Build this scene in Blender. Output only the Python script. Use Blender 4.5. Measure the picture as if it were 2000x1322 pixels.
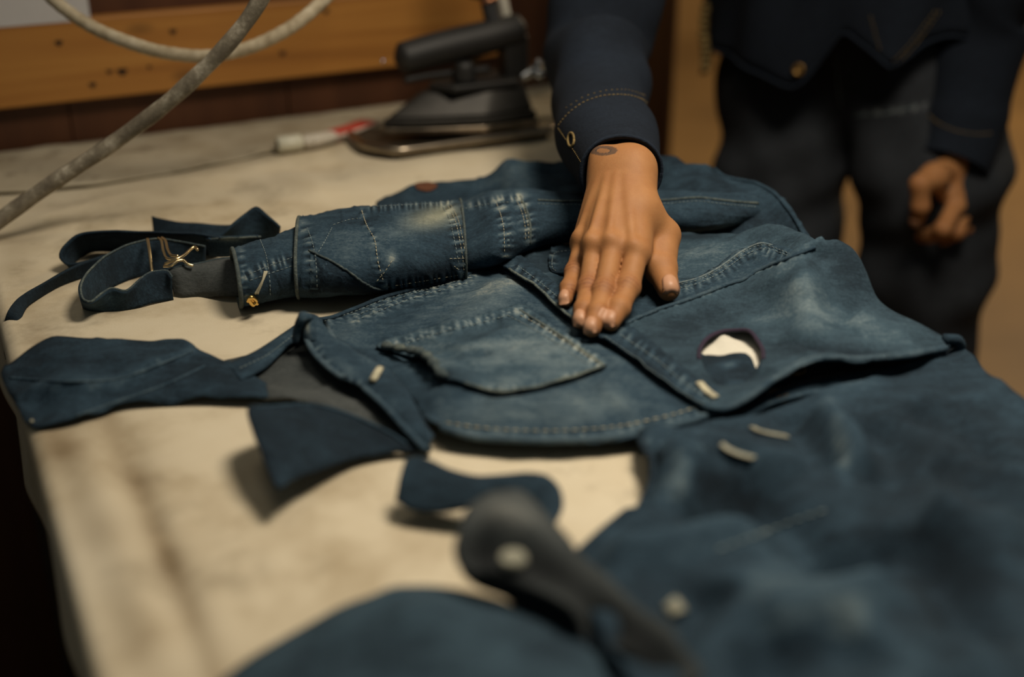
import bpy, bmesh, math, random
import numpy as np
from mathutils import Vector, Matrix
from mathutils.bvhtree import BVHTree
from mathutils.geometry import delaunay_2d_cdt

for o in list(bpy.data.objects):
    bpy.data.objects.remove(o, do_unlink=True)
random.seed(7)
rng = np.random.RandomState(11)
SC = bpy.context.scene
COL = SC.collection

# ------------------------------------------------------------------ camera, world, lights, exposure
T = 0.78                                   # table height
CAM = np.array([0.0, 0.0, T + 0.41])
PITCH = math.radians(25)
FPX = 2400.0
FWD = np.array([0, math.cos(PITCH), -math.sin(PITCH)])
UPV = np.array([0, math.sin(PITCH), math.cos(PITCH)])
RGT = np.array([1.0, 0, 0])

cam = bpy.data.cameras.new('camera')
cam_o = bpy.data.objects.new('camera', cam)
COL.objects.link(cam_o)
cam_o.location = CAM
cam_o.rotation_euler = (math.radians(65), 0, 0)
cam.sensor_width = 36
cam.lens = 43.2
cam.clip_start = 0.05
cam.dof.use_dof = True
cam.dof.focus_distance = 1.02
cam.dof.aperture_fstop = 1.95
SC.camera = cam_o

world = bpy.data.worlds.new('world')
SC.world = world
world.use_nodes = True
world.node_tree.nodes['Background'].inputs[0].default_value = (0.66, 0.76, 0.74, 1)
world.node_tree.nodes['Background'].inputs[1].default_value = 0.085


def area(name, loc, size, power, col, target, spread=180):
    l = bpy.data.lights.new(name, 'AREA')
    l.shape = 'DISK'
    l.size = size
    l.energy = power
    l.spread = math.radians(spread)
    l.color = col
    o = bpy.data.objects.new(name, l)
    COL.objects.link(o)
    o.location = loc
    d = Vector(target) - Vector(loc)
    o.rotation_euler = d.to_track_quat('-Z', 'Y').to_euler()
    return o


area('lamp_over_table', (0.34, 0.78, 1.86), 0.42, 9.7, (1.0, 0.88, 0.71), (0.32, 0.74, T), 138)
area('fill_left', (-0.5, 1.2, 2.5), 0.6, 2.6, (1.0, 0.88, 0.70), (0.1, 1.0, T))  # added soft fill, lifts the arm's shadow on the sleeve
area('lamp_room', (2.2, 4.0, 2.6), 0.8, 60, (1.0, 0.80, 0.52), (1.6, 3.6, 0))
SC.view_settings.view_transform = 'Standard'
SC.view_settings.look = 'None'
SC.view_settings.gamma = 1
SC.view_settings.use_curve_mapping = False
SC.view_settings.exposure = 0.0


# ------------------------------------------------------------------ geometry helpers
def ray(px, py):
    return FWD + (px - 1000) / FPX * RGT - (py - 661) / FPX * UPV


def PZ(px, py, h=0.0):
    d = ray(px, py)
    return CAM + d * ((h - 0.41) / d[2])


def PY(px, py, Y):
    d = ray(px, py)
    return CAM + d * (Y / d[1])


def project(P):
    P = np.asarray(P, float) - CAM
    z = P @ FWD
    return np.stack([1000 + FPX * (P @ RGT) / z, 661 - FPX * (P @ UPV) / z], 1)


def catmull(pts, n, closed=False):
    """resample a polyline through its points, n samples evenly by length"""
    P = np.asarray(pts, float)
    m = len(P)
    if m == 2 and not closed:
        t = np.linspace(0, 1, n)[:, None]
        return P[0] * (1 - t) + P[1] * t
    out = []
    segs = m if closed else m - 1
    for i in range(segs):
        if closed:
            p0, p1, p2, p3 = P[(i - 1) % m], P[i], P[(i + 1) % m], P[(i + 2) % m]
        else:
            p1, p2 = P[i], P[i + 1]
            p0 = P[i - 1] if i > 0 else 2 * p1 - p2
            p3 = P[i + 2] if i + 2 < m else 2 * p2 - p1
        t = np.linspace(0, 1, 16, endpoint=False)[:, None]
        # limited tangents keep corners tight
        m1 = (p2 - p0) * 0.42
        m2 = (p3 - p1) * 0.42
        L = np.linalg.norm(p2 - p1)
        for mm in (m1, m2):
            q = np.linalg.norm(mm)
            if q > L:
                mm *= L / q
        h00 = 2 * t**3 - 3 * t**2 + 1
        h10 = t**3 - 2 * t**2 + t
        h01 = -2 * t**3 + 3 * t**2
        h11 = t**3 - t**2
        out.append(h00 * p1 + h10 * m1 + h01 * p2 + h11 * m2)
    out = np.concatenate(out + ([P[:1]] if closed else [P[-1:]]))
    s = np.concatenate([[0], np.cumsum(np.linalg.norm(np.diff(out, axis=0), axis=1))])
    u = np.linspace(0, s[-1], n, endpoint=not closed)
    return np.stack([np.interp(u, s, out[:, k]) for k in range(P.shape[1])], 1)


def plen(P):
    P = np.asarray(P, float)
    return np.linalg.norm(np.diff(P, axis=0), axis=1).sum()


def dist_poly(Q, P):
    """distance, arc position (0..1), signed side of points Q to polyline P in 2d"""
    Q = np.asarray(Q, float)
    P = np.asarray(P, float)
    best = np.full(len(Q), 1e9)
    arc = np.zeros(len(Q))
    side = np.zeros(len(Q))
    tot = plen(P)
    acc = 0
    for i in range(len(P) - 1):
        a, b = P[i], P[i + 1]
        ab = b - a
        L2 = ab @ ab + 1e-12
        t = np.clip(((Q - a) @ ab) / L2, 0, 1)
        c = a + t[:, None] * ab
        d = np.linalg.norm(Q - c, axis=1)
        k = d < best
        best[k] = d[k]
        L = math.sqrt(L2)
        arc[k] = (acc + t[k] * L)
        cr = ab[0] * (Q[:, 1] - a[1]) - ab[1] * (Q[:, 0] - a[0])
        side[k] = np.sign(cr[k])
        acc += L
    return best, arc, side, tot


def in_poly(Q, P):
    x, y = Q[:, 0], Q[:, 1]
    ins = np.zeros(len(Q), bool)
    n = len(P)
    j = n - 1
    for i in range(n):
        xi, yi = P[i]
        xj, yj = P[j]
        if yi != yj:
            c = ((yi > y) != (yj > y)) & (x < (xj - xi) * (y - yi) / (yj - yi) + xi)
            ins ^= c
        j = i
    return ins


_W = [(rng.normal(size=2), rng.uniform(0, 6.28)) for _ in range(40)]


def soft(x, y, scale, seed=0, n=10):
    """smooth pseudo noise, about -1..1; scale = wavelength in metres"""
    r = np.zeros_like(x)
    for i in range(n):
        d, ph = _W[(i + seed * 7) % 40]
        d = d / (np.linalg.norm(d) + 1e-9)
        k = 6.283 / scale * (0.7 + 0.6 * ((i * 37 + seed * 11) % 10) / 10)
        r += np.sin((d[0] * x + d[1] * y) * k + ph + seed * 1.7)
    return r / math.sqrt(n) * 0.8


def link(name, me, mat=None, parent=None):
    o = bpy.data.objects.new(name, me)
    COL.objects.link(o)
    if mat is not None:
        for m in (mat if isinstance(mat, (list, tuple)) else [mat]):
            me.materials.append(m)
    if parent is not None:
        o.parent = parent
        o.matrix_parent_inverse = parent.matrix_world.inverted()
    return o


def mesh(name, V, F, mat=None, parent=None, smooth=True, attr=None):
    me = bpy.data.meshes.new(name)
    me.from_pydata([tuple(v) for v in np.asarray(V, float)], [], [tuple(int(i) for i in f) for f in F])
    me.update()
    if smooth:
        me.polygons.foreach_set('use_smooth', [True] * len(me.polygons))
    if attr is not None:
        for nm, A in attr.items():
            a = me.color_attributes.new(nm, 'FLOAT_COLOR', 'POINT')
            A = np.asarray(A, np.float32)
            if A.shape[1] == 3:
                A = np.concatenate([A, np.ones((len(A), 1), np.float32)], 1)
            a.data.foreach_set('color', A.ravel())
    return link(name, me, mat, parent)


def empty(name, loc):
    o = bpy.data.objects.new(name, None)
    o.empty_display_size = 0.05
    COL.objects.link(o)
    o.location = tuple(loc)
    bpy.context.view_layer.update()
    return o


def tag(o, label=None, cat=None, group=None, kind=None):
    if label: o['label'] = label
    if cat: o['category'] = cat
    if group: o['group'] = group
    if kind: o['kind'] = kind
    return o


def solid(o, t, off=-1.0, inner=0):
    m = o.modifiers.new('thickness', 'SOLIDIFY')
    m.thickness = t
    m.offset = off
    m.use_even_offset = False
    if inner:
        m.material_offset = inner
    return o


def tube_arrays(P, r, sides=10, caps=True, up=None, flat=1.0):
    P = np.asarray(P, float)
    n = len(P)
    r = np.broadcast_to(np.asarray(r, float), (n,))
    tan = np.gradient(P, axis=0)
    tan /= np.linalg.norm(tan, axis=1)[:, None] + 1e-12
    ref = np.array([0, 0, 1.0]) if up is None else np.asarray(up, float)
    V = []
    u = np.cross(tan[0], ref)
    if np.linalg.norm(u) < 1e-4:
        u = np.cross(tan[0], [1, 0, 0])
    u /= np.linalg.norm(u)
    for i in range(n):
        u = u - tan[i] * (u @ tan[i])
        u /= np.linalg.norm(u) + 1e-12
        v = np.cross(u, tan[i])
        for k in range(sides):
            a = 2 * math.pi * k / sides
            V.append(P[i] + r[i] * (math.cos(a) * u + flat * math.sin(a) * v))
    F = []
    for i in range(n - 1):
        for k in range(sides):
            k2 = (k + 1) % sides
            F.append((i * sides + k, i * sides + k2, (i + 1) * sides + k2, (i + 1) * sides + k))
    if caps:
        F.append(tuple(range(sides))[::-1])
        F.append(tuple((n - 1) * sides + k for k in range(sides)))
    return V, F


def tube(name, P, r, mat, parent=None, sides=10, n=None, flat=1.0):
    if n:
        P = catmull(P, n)
    V, F = tube_arrays(P, r, sides, True, None, flat)
    return mesh(name, V, F, mat, parent)


def box_arrays(c0, ex, ey, ez):
    """box from corner c0 and three edge vectors"""
    c0, ex, ey, ez = [np.asarray(a, float) for a in (c0, ex, ey, ez)]
    V = [c0 + i * ex + j * ey + k * ez for k in (0, 1) for j in (0, 1) for i in (0, 1)]
    F = [(0, 2, 3, 1), (4, 5, 7, 6), (0, 1, 5, 4), (2, 6, 7, 3), (0, 4, 6, 2), (1, 3, 7, 5)]
    return V, F


def box(name, c0, ex, ey, ez, mat, parent=None, bevel=0.002):
    V, F = box_arrays(c0, ex, ey, ez)
    if np.linalg.det(np.array([ex, ey, ez], float)) < 0:
        F = [f[::-1] for f in F]
    o = mesh(name, V, F, mat, parent, smooth=False)
    if bevel:
        m = o.modifiers.new('bevel', 'BEVEL')
        m.width = bevel
        m.segments = 2
    return o


# ------------------------------------------------------------------ materials
def new_mat(name):
    m = bpy.data.materials.new(name)
    m.use_nodes = True
    nt = m.node_tree
    b = nt.nodes['Principled BSDF']
    return m, nt, b


def N(nt, typ, **kw):
    n = nt.nodes.new(typ)
    for k, v in kw.items():
        setattr(n, k, v)
    return n


def ramp(nt, stops):
    r = N(nt, 'ShaderNodeValToRGB')
    e = r.color_ramp.elements
    while len(e) < len(stops):
        e.new(0.5)
    for i, (p, c) in enumerate(stops):
        e[i].position = p
        e[i].color = (*c, 1)
    return r


def noise(nt, scale, detail=4, rough=0.55, mapscale=None, rot=None):
    tc = N(nt, 'ShaderNodeTexCoord')
    n = N(nt, 'ShaderNodeTexNoise')
    n.inputs['Scale'].default_value = scale
    n.inputs['Detail'].default_value = detail
    n.inputs['Roughness'].default_value = rough
    if mapscale or rot:
        mp = N(nt, 'ShaderNodeMapping')
        if mapscale: mp.inputs['Scale'].default_value = mapscale
        if rot: mp.inputs['Rotation'].default_value = rot
        nt.links.new(tc.outputs['Object'], mp.inputs['Vector'])
        nt.links.new(mp.outputs['Vector'], n.inputs['Vector'])
    else:
        nt.links.new(tc.outputs['Object'], n.inputs['Vector'])
    return n


def madd(nt, a, b, c):
    m = N(nt, 'ShaderNodeMath', operation='MULTIPLY_ADD')
    for i, v in enumerate((a, b, c)):
        if isinstance(v, (int, float)):
            m.inputs[i].default_value = v
        else:
            nt.links.new(v, m.inputs[i])
    return m.outputs[0]


def bump(nt, bsdf, h, strength, dist):
    b = N(nt, 'ShaderNodeBump')
    b.inputs['Strength'].default_value = strength
    b.inputs['Distance'].default_value = dist
    nt.links.new(h, b.inputs['Height'])
    nt.links.new(b.outputs[0], bsdf.inputs['Normal'])


def denim(name, stops, big=0.58, fine=0.32, streak=0.24, bias=0.0, rough=0.92):
    m, nt, b = new_mat(name)
    at = N(nt, 'ShaderNodeAttribute', attribute_name='fade')
    sp = N(nt, 'ShaderNodeSeparateColor')
    nt.links.new(at.outputs['Color'], sp.inputs[0])
    n1 = noise(nt, 9, 8, 0.66)
    n2 = noise(nt, 420, 3, 0.65)
    n3 = noise(nt, 1.0, 3, 0.6, (160, 1000, 420), (0, 0, 0.35))
    n4 = noise(nt, 1.0, 4, 0.6, (45, 130, 90), (0, 0, 0.5))
    t = madd(nt, n1.outputs[0], big, -big / 2 + bias)
    t = madd(nt, n2.outputs[0], fine, t)
    t = madd(nt, n3.outputs[0], streak, t)
    t = madd(nt, n4.outputs[0], big * 0.55, t)
    t = madd(nt, sp.outputs[0], 1.0, t)
    t = madd(nt, t, 1.0, -(fine + streak + big * 0.55) / 2)
    r = ramp(nt, stops)
    nt.links.new(t, r.inputs[0])
    mx = N(nt, 'ShaderNodeMix', data_type='RGBA')
    nt.links.new(sp.outputs[1], mx.inputs[0])
    nt.links.new(r.outputs[0], mx.inputs[6])
    mx.inputs[7].default_value = (0.30, 0.28, 0.16, 1)
    nt.links.new(mx.outputs[2], b.inputs['Base Color'])
    b.inputs['Roughness'].default_value = rough
    b.inputs['Specular IOR Level'].default_value = 0.2
    bump(nt, b, madd(nt, n2.outputs[0], 0.6, n3.outputs[0]), 0.6, 0.0009)
    return m


M = {}
M['denim'] = denim('worn_indigo_denim', [(0.0, (0.0035, 0.006, 0.009)), (0.30, (0.0095, 0.019, 0.029)),
                   (0.5, (0.024, 0.048, 0.071)), (0.70, (0.076, 0.112, 0.134)), (1.0, (0.32, 0.34, 0.29))])
M['denim_pale'] = denim('washed_blue_denim', [(0.0, (0.006, 0.011, 0.017)), (0.28, (0.016, 0.030, 0.043)),
                        (0.5, (0.038, 0.069, 0.094)), (0.70, (0.110, 0.152, 0.172)), (1.0, (0.36, 0.38, 0.33))])
M['denim_in'] = denim('grey_denim_inside', [(0.0, (0.012, 0.014, 0.015)), (0.4, (0.036, 0.042, 0.043)),
                      (0.6, (0.070, 0.077, 0.076)), (1.0, (0.2, 0.2, 0.18))], big=0.25)
M['denim_hem'] = denim('faded_denim_edge', [(0.0, (0.012, 0.018, 0.022)), (0.4, (0.048, 0.066, 0.072)),
                       (0.6, (0.13, 0.15, 0.13)), (1.0, (0.36, 0.36, 0.26))], fine=0.6)
M['denim_raw'] = denim('raw_dark_denim', [(0.0, (0.0035, 0.0045, 0.006)), (0.4, (0.0075, 0.011, 0.018)),
                       (0.65, (0.014, 0.021, 0.034)), (1.0, (0.07, 0.08, 0.085))], big=0.3)
M['denim_jean'] = denim('washed_black_jeans', [(0.0, (0.008, 0.009, 0.011)), (0.4, (0.022, 0.025, 0.030)),
                        (0.65, (0.042, 0.048, 0.056)), (1.0, (0.16, 0.17, 0.17))], big=0.4)


def simple(name, col, rough=0.6, metal=0.0, var=0.0, scale=20, bumps=0.0, bscale=200, spec=0.5):
    m, nt, b = new_mat(name)
    b.inputs['Roughness'].default_value = rough
    b.inputs['Metallic'].default_value = metal
    b.inputs['Specular IOR Level'].default_value = spec
    n = noise(nt, scale, 5)
    r = ramp(nt, [(0.3, tuple(c * (1 - var) for c in col)), (0.7, tuple(min(1, c * (1 + var)) for c in col))])
    nt.links.new(n.outputs[0], r.inputs[0])
    nt.links.new(r.outputs[0], b.inputs['Base Color'])
    if bumps:
        n2 = noise(nt, bscale, 4)
        bump(nt, b, n2.outputs[0], bumps, 0.002)
    return m


M['thread'] = simple('cream_thread', (0.40, 0.37, 0.26), 0.8, var=0.35, scale=120)
M['thread_blue'] = simple('faded_blue_thread', (0.20, 0.25, 0.25), 0.8, var=0.4, scale=120)
M['tack'] = simple('dull_cream_tack', (0.24, 0.235, 0.18), 0.85, var=0.3, scale=150)
M['thread_gold'] = simple('ochre_thread', (0.22, 0.15, 0.05), 0.8, var=0.35, scale=120)
M['brass'] = simple('brass', (0.80, 0.52, 0.16), 0.28, 1.0, var=0.15)
M['brass_old'] = simple('aged_brass', (0.22, 0.13, 0.045), 0.5, 1.0, var=0.3)
M['wire'] = simple('pale_brass_wire', (0.78, 0.62, 0.36), 0.3, 1.0, var=0.12)
M['leather'] = simple('rust_leather', (0.11, 0.035, 0.012), 0.7, var=0.3)
M['white_cloth'] = simple('white_cotton', (0.60, 0.57, 0.48), 0.9, var=0.08, bumps=0.3)
M['paper'] = simple('white_paper', (0.62, 0.60, 0.60), 0.8, var=0.03)
M['black_plastic'] = simple('black_plastic', (0.010, 0.0095, 0.009), 0.58, var=0.2)
M['iron_shell'] = simple('dark_iron_shell', (0.024, 0.022, 0.019), 0.50, 0.5, var=0.35, scale=30)
M['iron_sole'] = simple('worn_steel_sole', (0.30, 0.25, 0.19), 0.28, 1.0, var=0.3, scale=40)
M['rest'] = simple('dark_rest_plate', (0.050, 0.042, 0.030), 0.48, 0.6, var=0.35, scale=30)
M['hose_dark'] = simple('dark_hose', (0.02, 0.02, 0.022), 0.6, var=0.3)
M['copper'] = simple('copper_band', (0.55, 0.25, 0.13), 0.35, 1.0, var=0.2)
M['chrome'] = simple('chrome', (0.6, 0.62, 0.64), 0.2, 1.0)
M['white_plastic'] = simple('milky_plastic', (0.62, 0.60, 0.48), 0.4, var=0.05)
M['clear_plastic'] = simple('clear_tube_plastic', (0.55, 0.50, 0.42), 0.25, var=0.12)
M['red_print'] = simple('red_print', (0.45, 0.045, 0.03), 0.4, var=0.1)
M['dark_wood'] = None


def wood(name, c0, c1, c2, mapscale, rough=0.55, knots=0.0):
    m, nt, b = new_mat(name)
    n = noise(nt, 1.0, 5, 0.6, mapscale)
    n2 = noise(nt, 2.5, 3, 0.5)
    t = madd(nt, n2.outputs[0], 0.5, -0.25)
    t = madd(nt, n.outputs[0], 1.0, t)
    r = ramp(nt, [(0.25, c0), (0.5, c1), (0.78, c2)])
    nt.links.new(t, r.inputs[0])
    nt.links.new(r.outputs[0], b.inputs['Base Color'])
    b.inputs['Roughness'].default_value = rough
    bump(nt, b, n.outputs[0], 0.25, 0.002)
    return m


# ------------------------------------------------------------------ sheets of cloth
class Sheet:
    """a piece of cloth lying on the table: outline traced in plan at given heights, filled with a fine mesh"""

    def __init__(self, outline, ctrl=(), ridges=(), base=None, dz=0.0025, step=0.004, noise_amp=0.001,
                 noise_scale=0.05, seed=1, holes=(), crease=1.0):
        self.base = base
        self.dz = dz
        self.crease = crease
        self.amp, self.ns, self.seed = noise_amp, noise_scale, seed
        out = catmull([(p[0], p[1], (p[2] if len(p) > 2 else 0.0)) for p in outline], 400, True)
        self.out_px = out[:, :2]
        if base is None:
            pts = np.array([PZ(p[0], p[1], p[2]) for p in out])
            sel = pts[::8]
            cp = [np.append(p[:2], p[2] - T) for p in sel]
            cp += [np.append(PZ(*c)[:2], c[2]) for c in ctrl]
            cp = np.array(cp)
            self.c = cp[:, :2]
            k = len(cp)
            R = np.ones((k + 1, k + 1))
            R[:k, :k] = self._phi(self.c, self.c) - np.eye(k) * 2e-3
            R[k, k] = 0
            sol = np.linalg.solve(R, np.append(cp[:, 2], 0))
            self.w, self.mean = sol[:k], sol[k]
            self.lim = (cp[:, 2].min() - 0.004, cp[:, 2].max() + 0.006)
        else:
            pts = np.array([base.at(p[0], p[1]) for p in out])
        self.ridges = []
        for rd in ridges:                                # (pxpoly, amp, width, mode)
            hh = rd[4] if len(rd) > 4 else 0.02
            P = np.array([PZ(q[0], q[1], hh)[:2] for q in catmull(rd[0], 24)])
            self.ridges.append((P, rd[1], rd[2], rd[3] if len(rd) > 3 else 'ridge'))
        L = plen(np.vstack([pts[:, :2], pts[:1, :2]]))
        n = max(24, int(L / step))
        xy = catmull(pts[::2, :2], n, True)
        self.poly = xy
        lo, hi = xy.min(0), xy.max(0)
        gx, gy = np.meshgrid(np.arange(lo[0], hi[0], step), np.arange(lo[1], hi[1], step * 0.87))
        gx[1::2] += step / 2
        g = np.stack([gx.ravel(), gy.ravel()], 1)
        g += rng.uniform(-0.12, 0.12, g.shape) * step
        ins = in_poly(g, xy)
        d = dist_poly(g[ins], np.vstack([xy, xy[:1]]))[0]
        g = g[ins][d > step * 0.6]
        hp = []
        for hole in holes:
            hxy = np.array([(base.at(*p) if base else PZ(p[0], p[1], p[2]))[:2] for p in hole])
            hxy = catmull(hxy, max(16, int(plen(hxy) / step)), True)
            hp.append(hxy)
            k = in_poly(g, hxy)
            g = g[~k]
            d = dist_poly(g, np.vstack([hxy, hxy[:1]]))[0]
            g = g[d > step * 0.5]
        allp = [xy] + hp + [g]
        edges = []
        o = 0
        for q in [xy] + hp:
            k = len(q)
            edges += [(o + i, o + (i + 1) % k) for i in range(k)]
            o += k
        P = np.concatenate(allp)
        res = delaunay_2d_cdt([Vector(p) for p in P], edges, [], 0, 1e-7)
        V2 = np.array([tuple(v) for v in res[0]])
        F = np.array([f for f in res[2] if len(f) == 3])
        cen = V2[F].mean(1)
        keep = in_poly(cen, xy)
        for q in hp:
            keep &= ~in_poly(cen, q)
        F = F[keep]
        a, b_, c = V2[F[:, 0]], V2[F[:, 1]], V2[F[:, 2]]
        cr = (b_[:, 0] - a[:, 0]) * (c[:, 1] - a[:, 1]) - (b_[:, 1] - a[:, 1]) * (c[:, 0] - a[:, 0])
        F[cr < 0] = F[cr < 0][:, ::-1]
        used = np.unique(F)
        mp = -np.ones(len(V2), int)
        mp[used] = np.arange(len(used))
        V2 = V2[used]
        self.F = mp[F]
        self.V = np.column_stack([V2, T + self.h(V2)])
        self.worn = np.clip(self.rel / 0.0022, 0, 1.6) * 0.06
        self.bvh = BVHTree.FromPolygons([tuple(v) for v in self.V], [tuple(int(i) for i in f) for f in self.F])

    def _phi(self, a, b):
        d2 = ((a[:, None] - b[None])**2).sum(2)
        return np.sqrt(d2 + 0.018**2)

    def h(self, q):
        q = np.atleast_2d(q)
        if self.base is not None:
            r = self.base.h(q) + self.dz
        else:
            r = np.clip(self.mean + self._phi(q, self.c) @ self.w, *self.lim)
        r0 = r.copy()
        for P, A, w, mode in self.ridges:
            d, arc, side, tot = dist_poly(q, P)
            e = np.clip(np.minimum(arc, tot - arc) / (0.12 * tot + 1e-6), 0, 1) if mode != 'full' else 1.0
            if mode == 'step':                          # a lip: high on one side, falling off slowly
                s = np.where(side > 0, np.exp(-(d / w)**2 * 0.35), np.exp(-(d / (0.18 * w))**2))
                r = r + A * s * e
            else:
                r = r + A * np.exp(-(d / w)**2) * e
        if self.amp:
            x, y = q[:, 0], q[:, 1]
            r = r + self.amp * soft(x, y, self.ns, self.seed)
            r = r + 0.35 * self.amp * soft(x, y, self.ns * 0.4, self.seed + 3)
            wx, wy = x + 0.012 * soft(x, y, 0.07, self.seed + 1), y + 0.012 * soft(x, y, 0.07, self.seed + 2)
            c = np.abs(soft(wx, wy, self.ns * 2.2, self.seed + 4, 5))
            r = r + self.crease * 1.6 * self.amp * np.clip(1 - c / 0.35, 0, 1)**2
        self.rel = r - r0
        return r

    def at(self, px, py, lift=0.0):
        """point of the cloth seen at this place"""
        d = Vector(ray(px, py)).normalized()
        hit = self.bvh.ray_cast(Vector(CAM), d)
        if hit[0] is not None:
            return np.array(hit[0]) + np.array(hit[1]) * lift
        p = PZ(px, py, float(self.V[:, 2].mean() - T))
        near = self.bvh.find_nearest(Vector(p))[0]
        p = PZ(px, py, near[2] - T)
        return np.array(self.bvh.find_nearest(Vector(p))[0]) + np.array([0, 0, lift])


def fade_attr(V, fades=(), seams=(), base=0.5, yel=(), worn=None):
    px = project(V)
    f = np.full(len(V), float(base))
    if worn is not None:
        f = f + worn - 0.04
    g = np.zeros(len(V))
    for fd in fades:                                     # (x, y, rx, ry, angle, amount)
        x, y, rx, ry, an, am = fd
        c, s = math.cos(math.radians(an)), math.sin(math.radians(an))
        dx, dy = px[:, 0] - x, px[:, 1] - y
        u, v = dx * c + dy * s, -dx * s + dy * c
        f += am * np.exp(-((u / rx)**2 + (v / ry)**2))
    for fd in yel:
        x, y, rx, ry, an, am = fd
        c, s = math.cos(math.radians(an)), math.sin(math.radians(an))
        dx, dy = px[:, 0] - x, px[:, 1] - y
        u, v = dx * c + dy * s, -dx * s + dy * c
        g += am * np.exp(-((u / rx)**2 + (v / ry)**2))
    for sm in seams:                                     # (poly, width, light, dark, period)
        poly, w, li, dk, per = sm
        d, arc, side, tot = dist_poly(px, catmull(poly, 30))
        e = np.exp(-(d / w)**2)
        ph = arc / per * 6.283
        wv = np.sin(ph + 1.3 * np.sin(ph * 0.37) + 0.8 * np.sin(ph * 0.171 + 1))
        f += 1.7 * e * np.where(wv > 0, li * wv, dk * -wv)
    f = np.clip(f, 0, 1)
    return np.stack([f, np.clip(g, 0, 1), np.zeros(len(V))], 1)


def pucker(V, F, seams, amp=0.0008):
    V = np.asarray(V, float).copy()
    if not len(seams):
        return V
    tri = np.array([f[:3] for f in F])
    fn_ = np.cross(V[tri[:, 1]] - V[tri[:, 0]], V[tri[:, 2]] - V[tri[:, 0]])
    nr = np.zeros_like(V)
    for k in range(3):
        np.add.at(nr, tri[:, k], fn_)
    nr /= np.linalg.norm(nr, axis=1)[:, None] + 1e-12
    px = project(V)
    for poly, w, li, dk, per in seams:
        d, arc, side, tot = dist_poly(px, catmull(poly, 30))
        ph = arc / per * 6.283
        wv = np.sin(ph + 1.3 * np.sin(ph * 0.37) + 0.8 * np.sin(ph * 0.171 + 1))
        V += nr * (amp * np.exp(-(d / (w * 1.2))**2) * wv)[:, None]
    return V


def sheet_obj(name, s, mat, parent, fades=(), seams=(), base=0.5, yel=(), thick=0.0018, inner='denim_in'):
    mats = [mat] + ([M[inner]] if inner else [])
    o = mesh(name, pucker(s.V, s.F, seams), s.F, mats, parent, attr={'fade': fade_attr(s.V, fades, seams, base, yel, s.worn)})
    solid(o, thick, -1, 1 if inner else 0)
    return o


class Loft:
    """rings (centre, u, v) -> tube surface"""

    def __init__(self, rings, rows=60, seg=56, power=1.0, disp=None, floor=None, closed_end=False):
        C = catmull([np.concatenate(r) for r in rings], rows)
        th = np.linspace(0, 2 * math.pi, seg, endpoint=False)
        cs, sn = np.cos(th), np.sin(th)
        cs = np.sign(cs) * np.abs(cs)**power
        sn = np.sign(sn) * np.abs(sn)**power
        c, u, v = C[:, 0:3], C[:, 3:6], C[:, 6:9]
        P = c[:, None] + cs[None, :, None] * u[:, None] + sn[None, :, None] * v[:, None]
        if disp is not None:
            t = np.linspace(0, 1, rows)[:, None]
            D = disp(np.broadcast_to(t, (rows, seg)), np.broadcast_to(th[None], (rows, seg)))
            nr = cs[None, :, None] * u[:, None] + sn[None, :, None] * v[:, None]
            nr = nr / (np.linalg.norm(nr, axis=2, keepdims=True) + 1e-9)
            P = P + nr * D[..., None]
        if floor is not None:
            z = P[..., 2]
            P[..., 2] = np.where(z < floor, floor + (z - floor) * 0.02, z)
        self.grid = P
        self.V = P.reshape(-1, 3)
        F = []
        for i in range(rows - 1):
            for k in range(seg):
                k2 = (k + 1) % seg
                F.append((i * seg + k, i * seg + k2, (i + 1) * seg + k2, (i + 1) * seg + k))
        # make the faces look outward
        ct = c[rows // 2]
        f = F[(rows // 2) * seg]
        a, b_, d = self.V[f[0]], self.V[f[1]], self.V[f[3]]
        nrm = np.cross(b_ - a, d - a)
        if nrm @ (a - ct) < 0:
            F = [q[::-1] for q in F]
        self.F = F
        self.bvh = BVHTree.FromPolygons([tuple(v) for v in self.V], [tuple(q) for q in F])

    def at(self, px, py, lift=0.0):
        d = Vector(ray(px, py)).normalized()
        hit = self.bvh.ray_cast(Vector(CAM), d)
        if hit[0] is None:
            near = self.bvh.find_nearest(Vector(CAM) + d * 1.0)
            return np.array(near[0])
        n = np.array(hit[1])
        if n @ np.array(d) > 0:
            n = -n
        return np.array(hit[0]) + n * lift


def flat_ring(top, bot, b, tilt=0.0, lift=0.002):
    """section of a soft tube lying on the table, from where its far and near side are seen"""
    top, bot = np.array(top, float), np.array(bot, float)
    mid = (top + bot) / 2
    c = PZ(mid[0], mid[1], b + lift)
    ax = (c - CAM) @ FWD
    e = np.linalg.norm(top - bot) / 2 * ax / FPX
    dep = math.atan2(CAM[2] - c[2], c[1])
    b2 = min(b, 0.8 * e / math.cos(dep))
    a = math.sqrt(max(e**2 - (b2 * math.cos(dep))**2, 1e-6)) / math.sin(dep)
    u = np.array([tilt, 1.0, 0])
    u /= np.linalg.norm(u)
    return (c, u * a, np.array([0, 0, b2]))


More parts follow.
